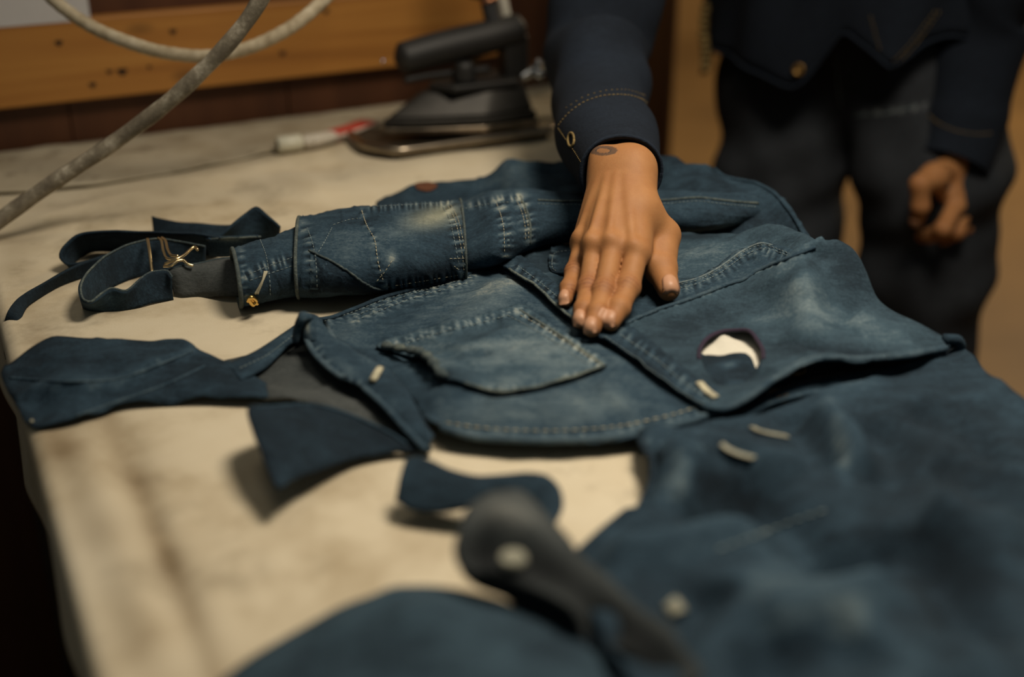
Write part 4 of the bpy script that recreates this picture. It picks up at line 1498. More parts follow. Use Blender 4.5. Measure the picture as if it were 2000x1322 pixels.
lipx = [(1050, 392), (1100, 394), (1200, 394), (1300, 392), (1330, 389), (1365, 387), (1400, 391), (1440, 395), (1480, 398)]
hem('seam_lip', slv, lipx, 0.0013, DH, so_, 0.0008, base=0.50)
stitch('stitching', slv, [(x, y + 6) for x, y in lipx], M['thread_blue'], so_)

# turned-back outer tube of the sleeve
Cc = [flat_ring((568, 428), (600, 573), .026, -.12), flat_ring((605, 420), (625, 573), .027, -.1), flat_ring((650, 408), (665, 573), .028, -.06), flat_ring((720, 403), (735, 567), .028, -.05), flat_ring((800, 398), (818, 556), .028, -.05), flat_ring((888, 393), (920, 537), .027, -.08)]
ob = Loft(Cc, 120, 80, 0.88, sl_disp(8, 0.0013), floor=T + 0.003)
r_edge = [(884, 400), (899, 430), (908, 470), (914, 505), (916, 530)]
ys = [(705, 408), (716, 440), (732, 470), (738, 510), (750, 556)]
SEAM_C = [([(x - 12, y) for x, y in r_edge], 13, .26, -.2, 13), ([(590, 440), (603, 480), (610, 520), (612, 568)], 12, .22, -.14, 12), ([(720, 408), (800, 402), (884, 398)], 6, .2, -.1, 10), (ys, 8, .15, -.1, 14), ([(755, 560), (910, 537)], 8, .15, -.15, 12)]
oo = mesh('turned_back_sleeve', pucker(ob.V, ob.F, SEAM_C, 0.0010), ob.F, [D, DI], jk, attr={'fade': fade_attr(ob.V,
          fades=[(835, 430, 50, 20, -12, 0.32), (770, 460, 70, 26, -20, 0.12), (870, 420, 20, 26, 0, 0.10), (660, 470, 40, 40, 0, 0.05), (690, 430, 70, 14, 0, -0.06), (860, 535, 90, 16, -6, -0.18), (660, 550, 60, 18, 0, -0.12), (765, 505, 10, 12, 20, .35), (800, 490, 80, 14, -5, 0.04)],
          seams=SEAM_C,
          base=0.46, yel=[(845, 425, 44, 18, -10, 0.42), (870, 410, 26, 10, 0, .2)])})
solid(oo, 0.0020, -1, 1)
stitch('stitching', ob, [(x - 4, y) for x, y in r_edge], M['thread'], oo)
stitch('stitching', ob, [(x - 10, y + 1) for x, y in r_edge], M['thread'], oo)
stitch('stitching', ob, [(x - 20, y + 2) for x, y in r_edge], M['thread_blue'], oo)
stitch('stitching', ob, ys, M['thread'], oo, r=0.0005)
stitch('stitching', ob, [(618, 500), (640, 462), (650, 442)], M['thread_blue'], oo)
stitch('stitching', ob, [(650, 440), (680, 430), (712, 426)], M['thread_blue'], oo)
stitch('stitching', ob, [(735, 550), (752, 530), (768, 506)], M['thread'], oo)
stitch('stitching', ob, [(725, 404), (800, 400), (880, 396)], M['thread_blue'], oo)
stitch('stitching', ob, [(600, 445), (612, 480), (618, 520), (620, 566)], M['thread_blue'], oo)
stitch('stitching', ob, [(745, 562), (830, 548), (912, 534)], M['thread'], oo)
# pale rolled rims at both ends
for gi, nm in ((0, 'rim'), (-1, 'rim')):
    g = ob.grid[gi]
    P = np.vstack([g, g[:2]])
    V, F = tube_arrays(P, 0.0016 if gi == 0 else 0.0012, 8)
    mesh(nm, V, F, DH, oo, attr={'fade': np.tile([0.42, 0.06, 0], (len(V), 1))})
# crossed flap of cloth over its lower left corner
fl = [(604, 490), (625, 500), (650, 512), (680, 530), (705, 548), (728, 561), (748, 564)]
P = np.array([ob.at(x, y, 0.001) for x, y in catmull(fl, 50)])
V, F = tube_arrays(P, 0.0010, 8, True, None, 0.8)
mesh('flap_edge', V, F, DH, oo, attr={'fade': np.tile([0.40, 0, 0], (len(V), 1))})
low = [(606, 496), (640, 512), (680, 534), (708, 552), (728, 563), (705, 569), (660, 572), (615, 571)]
gx = []
for x0 in np.linspace(606, 728, 26):
    y0 = np.interp(x0, [p[0] for p in fl], [p[1] for p in fl]) + 3
    gx.append([ob.at(x0, y0 + (573 - y0) * t, 0.0003) for t in np.linspace(0, 0.96, 8)])
gx = np.array(gx)
F = [(i * 8 + j, i * 8 + j + 1, (i + 1) * 8 + j + 1, (i + 1) * 8 + j) for i in range(25) for j in range(7)]
V = gx.reshape(-1, 3)
mesh('under_layer', V, F, D, oo, attr={'fade': fade_attr(V, (), [([(612, 505), (616, 568)], 14, .2, -.1, 10)], 0.30)})

# inner cuff
Cf = [flat_ring((438, 492), (486, 592), .021, -.30), flat_ring((470, 480), (508, 590), .022, -.25), flat_ring((520, 466), (548, 582), .023, -.2), flat_ring((580, 440), (604, 571), .024, -.15), flat_ring((640, 430), (655, 565), .024, -.1)]
cu = Loft(Cf, 80, 64, 0.9, sl_disp(5, 0.0008), floor=T + 0.003)
co = mesh('cuff', cu.V, cu.F, [D, DI], jk, attr={'fade': fade_attr(cu.V,
          fades=[(560, 470, 60, 20, -15, 0.04), (540, 560, 60, 20, 0, -0.05)],
          seams=[([(478, 540), (520, 520), (590, 500)], 10, .25, -.12, 14), ([(470, 490), (480, 580)], 9, .2, -.1, 12)], base=0.44)})
solid(co, 0.0018, -1, 1)
g = cu.grid[0]
V, F = tube_arrays(np.vstack([g, g[:2]]), 0.0019, 8)
mesh('rim', V, F, DH, co, attr={'fade': np.tile([0.40, 0.06, 0], (len(V), 1))})
stitch('stitching', cu, [(486, 536), (530, 518), (592, 496)], M['thread_blue'], co)
stitch('stitching', cu, [(488, 548), (534, 532), (594, 512)], M['thread_blue'], co)
stitch('stitching', cu, [(508, 468), (520, 500), (526, 540), (528, 578)], M['thread_blue'], co)
for k in range(2):
    P = catmull([cu.at(521 - 4 * k, 532, 0.002), cu.at(508 + 3 * k, 550, 0.003), cu.at(497 + 4 * k, 572, 0.002)], 20)
    V, F = tube_arrays(P, 0.0009, 8)
    mesh('bar_tack', V, F, M['thread'], co)
ck = catmull([cu.at(484, 584, 0.003), cu.at(490, 574, 0.006), cu.at(498, 582, 0.003), cu.at(490, 586, 0.005), cu.at(486, 578, 0.004), cu.at(500, 587, 0.003)], 50)
V, F = tube_arrays(ck, 0.0017, 8)
mesh('brass_clasp', V, F, M['brass'], co)


# ---- straps and buckle at the end of the sleeve
def strap(name, A, Bb, base, fades=(), edge=None, m=10, bulge=0.0, mat=None, n=70, inner=None, er=0.0011, eb=0.45):
    Bb = [(x, y, 0.0004 if 0 < h <= 0.0045 else h) for x, y, h in Bb]
    r = Ribbon(A, Bb, n, m, bulge, 0.0008)
    o = ribbon_obj(name, r, mat or D, jk, fades=fades, base=base, inner=inner)
    if edge is not None:
        g = r.G[:, 0 if edge == 'A' else -1]
        V, F = tube_arrays(g, er, 8)
        mesh('strap_edge', V, F, DH, o, attr={'fade': np.tile([eb, 0, 0], (len(V), 1))})
    return r, o


strap('cinch_strap', [(296, 424, .018), (312, 428, .016), (345, 432, .015), (400, 437, .014), (470, 438, .014), (545, 446, .014)],
      [(300, 460, .004), (318, 464, .003), (350, 470, .003), (400, 478, .003), (470, 480, .003), (545, 474, .003)], 0.30, edge=None)
strap('cinch_strap', [(424, 470, .018), (450, 446, .026), (478, 420, .034), (500, 405, .040), (520, 420, .034), (545, 445, .026)],
      [(424, 476, .006), (450, 477, .006), (478, 476, .006), (500, 474, .006), (520, 472, .006), (545, 470, .006)], 0.33, [(500, 440, 16, 16, 0, .08)])
strap('strap_loop', [(430, 466, .024), (380, 458, .028), (310, 455, .030), (240, 453, .030), (190, 454, .030), (150, 464, .028), (124, 484, .022), (119, 500, .016), (134, 512, .012), (170, 508, .012), (200, 498, .012), (225, 494, .014)],
      [(430, 500, .004), (380, 498, .003), (310, 496, .003), (240, 494, .003), (200, 492, .003), (178, 494, .003), (160, 504, .003), (140, 520, .003), (146, 526, .003), (178, 522, .003), (205, 514, .003), (228, 510, .003)], 0.30)
strap('strap_tail', [(235, 493, .016), (190, 505, .016), (150, 520, .016), (110, 541, .014), (70, 562, .012), (35, 583, .010), (15, 608, .006), (6, 645, -.01), (8, 690, -.03)],
      [(240, 530, .004), (200, 536, .004), (160, 545, .004), (120, 560, .004), (85, 578, .004), (55, 600, .003), (36, 632, -.002), (22, 665, -.02), (14, 720, -.04)], 0.27)
strap('strap_loop', [(400, 482, .024), (360, 472, .026), (320, 467, .028), (285, 469, .028), (245, 480, .028), (205, 501, .027), (175, 528, .026), (158, 558, .024), (162, 585, .020), (178, 590, .018), (200, 572, .020), (218, 562, .022), (245, 567, .020), (270, 550, .022), (295, 532, .024), (325, 528, .024), (336, 540, .022)],
      [(400, 530, .004), (360, 530, .004), (320, 534, .003), (285, 538, .003), (250, 548, .003), (220, 562, .003), (195, 580, .003), (178, 592, .003), (165, 600, .003), (180, 604, .003), (200, 606, .003), (220, 606, .003), (245, 604, .003), (270, 600, .003), (295, 594, .003), (325, 587, .003), (338, 584, .003)], 0.34,
      [(250, 520, 60, 20, -10, -0.05), (215, 585, 22, 14, 0, .10)], 'A', n=110, er=0.0010, eb=0.42)
strap('grey_strap', [(328, 529, .022), (345, 523, .024), (380, 516, .024), (430, 506, .024), (475, 500, .024)],
      [(340, 580, .004), (356, 582, .004), (390, 580, .004), (440, 577, .006), (490, 574, .008)], 0.55, mat=DI, inner=None, bulge=0.008, edge='A', eb=0.3)
strap('cuff_tab', [(404, 468, .022), (430, 466, .026), (470, 464, .030), (510, 462, .030)], [(408, 500, .006), (430, 502, .008), (470, 500, .010), (510, 500, .012)], 0.38, [(440, 469, 40, 4, 0, .3)], 'A', bulge=0.006)
bk = empty('buckle', PZ(330, 510, 0.01))
bk.parent = jk
bk.matrix_parent_inverse = jk.matrix_world.inverted()
for nm, pts, r in (('bar', [(288, 467, .032), (292, 490, .028), (297, 532, .018)], 0.0014),
                   ('frame', [(309, 465, .032), (315, 470, .032), (319, 490, .029), (326, 504, .027), (342, 506, .028), (352, 503, .029)], 0.0012),
                   ('frame', [(316, 464, .032), (323, 470, .032), (327, 486, .030), (334, 498, .029), (348, 500, .030)], 0.0012),
                   ('hook', [(322, 516, .026), (330, 512, .028), (345, 506, .031), (360, 498, .032), (372, 487, .033), (380, 482, .034), (386, 488, .033)], 0.0013),
                   ('hook', [(320, 520, .025), (334, 519, .027), (346, 510, .030), (358, 508, .030), (366, 515, .028), (378, 519, .026)], 0.0012)):
    V, F = tube_arrays(catmull([PZ(*q) for q in pts], 40), r, 8)
    mesh(nm, V, F, M['wire'], bk)

# ================================================================== THE OVERALLS IN FRONT
ov = empty('denim_overalls', PZ(1600, 1050, 0.0))
tag(ov, 'dark blue denim overalls lying in blurred folds nearest the camera', 'overalls')
main = Sheet([(1245, 852, .014), (1330, 818, .006), (1450, 770, .006), (1600, 712, .006), (1750, 695, .008), (1860, 672, .012), (1930, 722, .024), (2000, 785, .020), (2140, 920, .012), (2200, 1450, .030), (1300, 1450, .040), (1215, 1300, .040),
              (1140, 1180, .030), (1128, 1085, .022), (1180, 1036, .018), (1240, 988, .014), (1274, 955, .012), (1270, 910, .014), (1256, 880, .015)],
             ctrl=[(1400, 900, .026), (1600, 850, .030), (1800, 780, .030), (1500, 1000, .034), (1700, 950, .036), (1900, 900, .034), (1400, 1100, .036), (1600, 1150, .042), (1800, 1100, .040), (1950, 1150, .034), (1400, 1300, .044), (1700, 1300, .046), (1300, 1020, .026), (1300, 900, .022)],
             ridges=[([(1330, 930), (1450, 975), (1560, 1040), (1650, 1110), (1720, 1180)], -0.030, 0.022, 'ridge', 0.03), ([(1290, 885), (1335, 930), (1345, 985)], 0.014, 0.014, 'ridge', 0.02),
                     ([(1590, 780), (1650, 860), (1680, 940)], 0.020, 0.013, 'ridge', 0.03), ([(1545, 790), (1590, 880), (1620, 960)], -0.018, 0.015, 'ridge', 0.02), ([(1700, 800), (1740, 880), (1730, 970)], -0.016, 0.018, 'ridge', 0.03),
                     ([(1160, 1090), (1300, 1080), (1440, 1050), (1560, 1010)], 0.014, 0.014, 'ridge', 0.03), ([(1350, 890), (1450, 910), (1560, 970)], 0.014, 0.014, 'ridge', 0.02), ([(1200, 1050), (1320, 1040), (1450, 1010)], -0.012, 0.012, 'ridge', 0.02),
                     ([(1480, 1230), (1620, 1190), (1720, 1130)], 0.014, 0.016, 'ridge', 0.04), ([(1220, 1280), (1320, 1200), (1400, 1120)], -0.020, 0.014, 'ridge', 0.04), ([(1560, 1120), (1640, 1080), (1760, 1080)], -0.012, 0.014, 'ridge', 0.03),
                     ([(1740, 1040), (1850, 1150), (1920, 1280)], -0.022, 0.018, 'ridge', 0.03), ([(1800, 1020), (1900, 1060), (1990, 1040)], 0.016, 0.018, 'ridge', 0.03), ([(1780, 780), (1880, 830), (1990, 900)], -0.014, 0.016, 'ridge', 0.03), ([(1820, 900), (1900, 930), (2000, 990)], -0.014, 0.02, 'ridge', 0.03),
                     ([(1250, 840), (1330, 862), (1400, 850)], 0.006, 0.008, 'ridge', 0.015), ([(1420, 1320), (1560, 1290), (1700, 1250)], -0.018, 0.018, 'ridge', 0.04)],
             noise_amp=0.0022, noise_scale=0.08, seed=2, step=0.0055)
sheet_obj('front_panel', main, D, ov,
          fades=[(1330, 930, 26, 50, 0, 0.30), (1640, 870, 14, 70, -12, 0.34), (1800, 790, 90, 14, 28, 0.06), (1560, 1090, 120, 60, 10, 0.12), (1660, 1210, 46, 50, 20, 0.36), (1420, 960, 120, 20, 25, -0.22), (1850, 950, 160, 160, 0, -0.12),
                 (1900, 1200, 160, 160, 0, -0.10), (1420, 1160, 120, 60, 0, -0.02), (1440, 890, 70, 20, 20, 0.04), (1750, 870, 60, 60, 0, .03), (1550, 1210, 80, 16, -20, .1), (1260, 870, 30, 12, 20, .1), (1300, 1060, 120, 26, -8, -.06)],
          seams=[([(1270, 860), (1330, 880), (1400, 870)], 10, .1, -.05, 20)], base=0.42)
for pts, r in (([(1408, 868), (1425, 880), (1450, 890), (1475, 897)], 0.0026), ([(1470, 838), (1485, 846), (1510, 852), (1535, 856)], 0.0024), ([(1305, 1178), (1316, 1190), (1322, 1200)], 0.0062)):
    P = catmull([main.at(x, y, 0.0015) for x, y in pts], 20)
    V, F = tube_arrays(P, r, 8, True, None, 0.35)
    mesh('bar_tack', V, F, M['tack'], ov)
stitch('stitching', main, [(1400, 1075), (1480, 1045), (1560, 1015), (1620, 995)], M['thread_blue'], ov, 0.005, 0.002, 0.0007)
hem('side_edge', main, [(1252, 860), (1264, 895), (1272, 930), (1268, 962), (1238, 990), (1180, 1037), (1132, 1080)], 0.0028, D, ov, 0.0, base=0.34)

low_s = Sheet([(330, 1450, .014), (390, 1365, .014), (440, 1322, .013), (500, 1278, .013), (560, 1240, .014), (630, 1202, .018), (700, 1172, .022), (770, 1150, .026), (835, 1140, .028), (900, 1150, .028), (960, 1168, .028),
               (1040, 1200, .028), (1120, 1240, .026), (1200, 1290, .024), (1330, 1380, .024), (1380, 1480, .03), (900, 1520, .04)],
              ctrl=[(700, 1280, .034), (900, 1260, .040), (800, 1200, .036), (1050, 1310, .036), (560, 1320, .024)],
              ridges=[([(760, 1200), (900, 1230), (1040, 1300)], 0.004, 0.02, 'ridge', 0.03), ([(600, 1260), (760, 1300), (860, 1400)], -0.003, 0.02, 'ridge', 0.03)], noise_amp=0.0012, noise_scale=0.08, seed=8, step=0.0055)
sheet_obj('leg', low_s, DP, ov, base=0.42, fades=[(900, 1260, 160, 30, 20, 0.06)])

# its strap, standing up in a loop, and the grey inside coming forward
r1 = Ribbon([(792, 896, .032), (815, 891, .032), (845, 900, .030), (880, 916, .028), (930, 928, .028), (980, 926, .030), (1030, 922, .032), (1068, 928, .032), (1092, 950, .030), (1100, 980, .028), (1088, 1012, .026), (1065, 1035, .026)],
            [(772, 978, .014), (800, 994, .012), (835, 1000, .012), (870, 998, .014), (910, 990, .018), (950, 985, .018), (985, 985, .018), (1015, 990, .018), (1030, 1000, .018), (1040, 1015, .018), (1040, 1035, .018), (1030, 1050, .018)], 90, 14, 0.003)
ribbon_obj('strap', r1, D, ov, base=0.42, thick=0.003, inner=None)
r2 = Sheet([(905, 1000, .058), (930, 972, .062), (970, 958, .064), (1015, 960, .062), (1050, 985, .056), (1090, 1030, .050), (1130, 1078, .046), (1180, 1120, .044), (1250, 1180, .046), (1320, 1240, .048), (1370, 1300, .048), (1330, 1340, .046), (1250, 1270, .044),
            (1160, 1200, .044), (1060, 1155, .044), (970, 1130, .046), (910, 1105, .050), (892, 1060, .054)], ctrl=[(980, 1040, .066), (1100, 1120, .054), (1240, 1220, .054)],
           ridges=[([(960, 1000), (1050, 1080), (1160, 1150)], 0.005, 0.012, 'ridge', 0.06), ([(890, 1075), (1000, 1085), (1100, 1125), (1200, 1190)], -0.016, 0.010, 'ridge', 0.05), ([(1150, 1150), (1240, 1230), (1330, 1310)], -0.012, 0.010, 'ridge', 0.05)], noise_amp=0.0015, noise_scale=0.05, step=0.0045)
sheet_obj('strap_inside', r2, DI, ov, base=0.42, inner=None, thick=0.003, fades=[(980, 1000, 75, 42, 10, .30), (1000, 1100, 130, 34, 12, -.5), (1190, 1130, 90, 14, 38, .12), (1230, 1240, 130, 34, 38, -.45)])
button(1000, 1098, r2, 0.0070, M['tack'], ov)
under = Sheet([(905, 1090, .030), (1000, 1120, .034), (1100, 1150, .034), (1200, 1220, .034), (1320, 1310, .034), (1330, 1400, .03), (1200, 1330, .024), (1080, 1230, .022), (980, 1170, .022), (910, 1140, .018)], noise_amp=0.001)
sheet_obj('strap_fold', under, D, ov, base=0.26, thick=0.003)

# ================================================================== THE PERSON
person = empty('person', (0.47, 1.68, 0.0))
tag(person, 'person in dark denim jacket and jeans pressing one hand onto the denim, other hand hanging', 'person')


def skin_mat():
    m, nt, b = new_mat('warm_skin')
    at = N(nt, 'ShaderNodeAttribute', attribute_name='tint')
    n1 = noise(nt, 60, 5, 0.6)
    n2 = noise(nt, 900, 3, 0.6)
    sp = N(nt, 'ShaderNodeSeparateColor')
    nt.links.new(at.outputs['Color'], sp.inputs[0])
    t = madd(nt, n1.outputs[0], 0.5, madd(nt, n2.outputs[0], 0.2, 0.0))
    t = madd(nt, sp.outputs[0], 1.0, t)
    r = ramp(nt, [(0.1, (0.44, 0.215, 0.083)), (0.42, (0.345, 0.152, 0.056)), (0.7, (0.25, 0.096, 0.037)), (1.0, (0.14, 0.05, 0.026))])
    nt.links.new(t, r.inputs[0])
    mx = N(nt, 'ShaderNodeMix', data_type='RGBA')
    nt.links.new(sp.outputs[1], mx.inputs[0])
    nt.links.new(r.outputs[0], mx.inputs[6])
    mx.inputs[7].default_value = (0.045, 0.04, 0.038, 1)
    nt.links.new(mx.outputs[2], b.inputs['Base Color'])
    b.inputs['Roughness'].default_value = 0.62
    b.inputs['Specular IOR Level'].default_value = 0.3
    b.inputs['Subsurface Weight'].default_value = 0.08
    b.inputs['Subsurface Radius'].default_value = (0.01, 0.004, 0.002)
    b.inputs['Subsurface Scale'].default_value = 0.3
    vo = N(nt, 'ShaderNodeTexVoronoi')
    vo.inputs['Scale'].default_value = 900
    tc = N(nt, 'ShaderNodeTexCoord')
    nt.links.new(tc.outputs['Object'], vo.inputs['Vector'])
    bump(nt, b, madd(nt, vo.outputs['Distance'], 0.5, n2.outputs[0]), 0.18, 0.0006)
    return m


M['skin'] = skin_mat()
M['nail'] = simple('fingernail', (0.48, 0.255, 0.15), 0.42, var=0.05, spec=0.3)


def unit(v):
    return v / (np.linalg.norm(v) + 1e-12)


def make_hand(fingers, radii, wrist, arm, thumb, tr, wr_=(0.0170, 0.0120), h=0.0013, palm_r=0.0112, web=0.0035, dors=None, arm_r=0.020, knuckle=0.0, tendon=0.0012):
    """fingers: 4 lists of MCP, PIP, DIP, tip ; thumb: CMC, MCP, IP, tip"""
    names = ['index', 'middle', 'ring', 'little']
    mi, ml = fingers[0][0], fingers[3][0]
    lat = unit(mi - ml)
    fdir = unit(fingers[1][0] - wrist)
    up = unit(np.cross(fdir, lat)) if dors is None else dors
    lat_w = unit(lat - fdir * (lat @ fdir))
    inf = []
    for f, r in zip(fingers, radii):
        ax = unit(f[3] - f[0])
        fl = unit(lat - ax * (lat @ ax))
        n = unit(np.cross(ax, fl))
        if n @ up < 0: n = -n
        inf.append((ax, fl, n))

    def fn(P):
        P = P.astype(np.float64)
        pal = None
        for k, f in enumerate(fingers):
            base = wrist + lat_w * (0.011 - 0.0075 * k)
            d = rcone(P, base, f[0] - up * 0.002, wr_[1] + 0.002, palm_r * (1.0 if k < 3 else 0.92))
            pal = d if pal is None else smin(pal, d, 0.012)
        a = rcone(P, wrist + lat_w * 0.0092, arm + lat_w * 0.013, wr_[0] * 0.92, arm_r * 0.92)
        b = rcone(P, wrist - lat_w * 0.0092, arm - lat_w * 0.013, wr_[0] * 0.92, arm_r * 0.92)
        pal = smin(pal, smin(a, b, 0.012), 0.014)
        # thumb base and web
        pal = smin(pal, rcone(P, wrist + lat_w * 0.011 - up * 0.006, thumb[0], 0.0140, 0.0145), 0.014)
        thm = rcone(P, thumb[0], thumb[1], tr[0] * 1.2, tr[1])
        pal = smin(pal, rcone(P, thumb[0], thumb[0] * 0.3 + fingers[0][0] * 0.7 - up * 0.008, 0.0110, 0.0070), 0.010)
        # ulnar bump, tendons and knuckles
        pal = smin(pal, ball(P, wrist - lat_w * 0.016 + up * 0.009 - fdir * 0.014, 0.0075), 0.010)
        for k, f in enumerate(fingers):
            if tendon:
                t0 = wrist + lat_w * (0.008 - 0.005 * k) + up * (wr_[0] * 0.80)
                t1 = f[0] + up * (palm_r - 0.0005)
                d = rcone(P, t0 + (t1 - t0) * 0.25, t1, tendon * 0.6, tendon * 1.2)
                pal = smin(pal, d, 0.006)
            pal = smin(pal, ball(P, f[0] + up * (palm_r - 0.0062) + fdir * 0.001, 0.0062), 0.008)
        thm = smin(thm, rcone(P, thumb[1], thumb[2], tr[1], tr[2]), 0.005)
        tip = thumb[3]
        thm = smin(thm, rcone(P, thumb[2], tip, tr[2], tr[3]), 0.004)
        thm = smin(thm, ball(P, thumb[2], tr[2] * 1.05), 0.003)
        D = smin(pal, thm, 0.010)
        for k, (f, r) in enumerate(zip(fingers, radii)):
            ax, fl_, n_ = inf[k]
            d = rcone(P, f[0], f[1], r[0], r[1])
            d = smin(d, rcone(P, f[1], f[2], r[1] * 0.97, r[2]), 0.003)
            d = smin(d, rcone(P, f[2], f[3], r[2] * 0.98, r[3]), 0.003)
            d = smin(d, ball(P, f[1] + n_ * 0.0006, r[1] * 1.03), 0.004)       # joint swelling
            d = smin(d, ball(P, f[2], r[2] * 1.02), 0.003)
            # wrinkles over the middle joint, on the back of the finger
            q = P - f[1]
            al = q @ ax
            up_ = q @ n_
            m = np.exp(-(al / 0.0065)**2) * (up_ > 0)
            d = d + m * 0.00038 * np.cos(al / 0.0021 * 6.283 * 0.55 + 1.2 * np.sin((q @ fl_) * 500))
            q = P - f[2]
            al = q @ ax
            m = np.exp(-(al / 0.003)**2) * ((q @ n_) > 0)
            d = d + m * 0.00022 * np.cos(al / 0.0021 * 6.283 * 0.6)
            D = np.minimum(D, smin(pal, d, web))
        return D

    allp = np.array([p for f in fingers for p in f] + list(thumb) + [wrist, arm])
    lo, hi = allp.min(0) - 0.032, allp.max(0) + 0.032
    V, F = surface(fn, lo, hi, h)
    V = smooth_mesh(V, F, 2, 0.45)
    # colour: ruddy joints, darker creases, pale nails and pads
    tint = np.zeros((len(V), 3))
    for k, f in enumerate(fingers):
        ax, fl_, n_ = inf[k]
        for j, (am, w) in ((0, (0.13, 0.010)), (1, (0.22, 0.0085)), (2, (0.13, 0.006)), (3, (0.14, 0.009))):
            tint[:, 0] += am * np.exp(-(np.linalg.norm(V - f[j], axis=1) / (w * 1.4))**4)
        q = V - f[1]
        al = q @ ax
        near = np.linalg.norm(q, axis=1) < 0.017
        cr = np.exp(-(al / 0.0055)**2) * (np.cos(al / 0.0021 * 6.283 * 0.55 + 1.2 * np.sin((q @ fl_) * 500)) > 0.55) * near * ((q @ n_) > 0)
        tint[:, 0] += 0.26 * cr
    for j, am in ((1, 0.10), (2, 0.22), (3, 0.12)):
        tint[:, 0] += am * np.exp(-(np.linalg.norm(V - thumb[j], axis=1) / 0.014)**4)
    tint[:, 0] -= 0.10 * np.exp(-(np.linalg.norm(V - (wrist + mi) / 2, axis=1) / 0.05)**2)
    return V, F, tint, inf, up, lat_w


def nail(bvh, tip, ax, n, lat, L, W, parent, back=0.35):
    V, F = [], []
    nu_, nv_ = 9, 9
    for j in range(nv_):
        t = j / (nv_ - 1)
        for i in range(nu_):
            s = i / (nu_ - 1) * 2 - 1
            ww = W * (1 - 0.22 * (1 - t)**3) * (1 if t < 0.8 else math.sqrt(max(0.05, 1 - ((t - 0.8) / 0.23)**2)))
            if t < 0.2: ww *= math.sqrt(max(0.15, 1 - ((0.2 - t) / 0.24)**2))
            p = tip + ax * (-back * L + L * t) + lat * (s * ww)
            hit = bvh.ray_cast(Vector(p + n * 0.02), Vector(-n))
            z = np.array(hit[0]) if hit[0] is not None else p
            edge = 1 - s * s
            V.append(z + n * (0.00015 + 0.00045 * edge))
    for j in range(nv_ - 1):
        for i in range(nu_ - 1):
            F.append((j * nu_ + i, j * nu_ + i + 1, (j + 1) * nu_ + i + 1, (j + 1) * nu_ + i))
    o = mesh('fingernail', V, F, M['nail'], parent)
    solid(o, 0.0006, 0)
    return o


# ---- right hand, lying flat with spread thumb
FI = [[PZ(1244, 492, .064), PZ(1226, 562, .046), PZ(1209, 602, .039), PZ(1193, 629, .034)],
      [PZ(1198, 480, .067), PZ(1179, 570, .045), PZ(1166, 612, .038), PZ(1156, 641, .033)],
      [PZ(1160, 482, .064), PZ(1149, 562, .043), PZ(1140, 604, .037), PZ(1134, 626, .033)],
      [PZ(1137, 476, .058), PZ(1122, 532, .043), PZ(1111, 562, .038), PZ(1104, 585, .034)]]
FR = [[.0091, .0092, .0082, .0070], [.0083, .0085, .0076, .0068], [.0076, .0078, .0071, .0063], [.0072, .0072, .0065, .0057]]
TH = [None, PZ(1295, 460, .060), PZ(1291, 526, .043), PZ(1306, 566, .036)]
TR = [.0140, .0138, .0122, .0090]
WR = PY(1213, 332, 0.990)
AR = PY(1194, 292, 1.075)
_l = unit(FI[0][0] - FI[3][0]); _u = unit(np.cross(unit(FI[1][0] - WR), _l))
TH[0] = WR + (FI[0][0] - WR) * 0.42 + _l * 0.008 - _u * 0.010
V1, F1, T1, inf1, up1, lat1 = make_hand(FI, FR, WR, AR, TH, TR)
# tattoo mark at the wrist edge
tx = project(V1)
d = np.hypot((tx[:, 0] - 1178) / 26, (tx[:, 1] - 294) / 9)
T1[:, 1] = 0.75 * ((np.abs(d - 0.8) < 0.28) & (tx[:, 1] > 284)) + 0.3 * (d < 0.6) * (tx[:, 1] > 282)

# ---- left hand, hanging half closed
Y0 = 1.50
FI2 = [[PY(1866, 402, 1.505), PY(1842, 446, 1.470), PY(1816, 460, 1.495), PY(1800, 462, 1.515)],
       [PY(1886, 398, 1.530), PY(1868, 452, 1.500), PY(1842, 466, 1.525), PY(1822, 462, 1.545)],
       [PY(1898, 388, 1.552), PY(1884, 444, 1.530), PY(1862, 460, 1.555), PY(1840, 455, 1.575)],
       [PY(1905, 376, 1.574), PY(1896, 426, 1.560), PY(1876, 446, 1.583), PY(1856, 442, 1.600)]]
TH2 = [PY(1824, 346, 1.490), PY(1797, 360, 1.470), PY(1798, 402, 1.468), PY(1790, 430, 1.478)]
FR2 = [[.0115, .0105, .0092, .0082], [.0115, .0105, .0092, .0082], [.0108, .0098, .0088, .0078], [.0100, .0088, .0078, .0070]]
TR2 = [.0145, .0125, .0110, .0090]
WR2 = PY(1866, 318, 1.540)
AR2 = PY(1885, 210, 1.560)
V2, F2, T2, inf2, up2, lat2 = make_hand(FI2, FR2, WR2, AR2, TH2, TR2, h=0.0018, dors=unit(np.array([0.75, -0.55, 0.15])))

# ---- rest of the body, hidden under the clothes
SHR, SHL = np.array([0.29, 1.47, 1.27]), np.array([0.64, 1.37, 1.30])
ELR = PY(1174, 80, 1.33)
ELL = PY(1932, 15, 1.58)
LEGR = [PY(1532, 160, 1.75), PY(1526, 330, 1.73), PY(1521, 480, 1.72)]
LEGL = [PY(1806, 180, 1.645), PY(1816, 350, 1.61), PY(1808, 520, 1.60), PY(1802, 650, 1.60)]
LEGR += [np.array([LEGR[-1][0], 1.72, 0.45]), np.array([LEGR[-1][0] - 0.01, 1.74, 0.06])]
LEGL += [np.array([LEGL[-1][0], 1.60, 0.30]), np.array([LEGL[-1][0] + 0.01, 1.63, 0.06])]
HIPC = (LEGR[0] + LEGL[0]) / 2 + (0, 0, 0.08)
CHEST = np.array([0.465, 1.53, 1.20])
NECK = np.array([0.455, 1.42, 1.42])
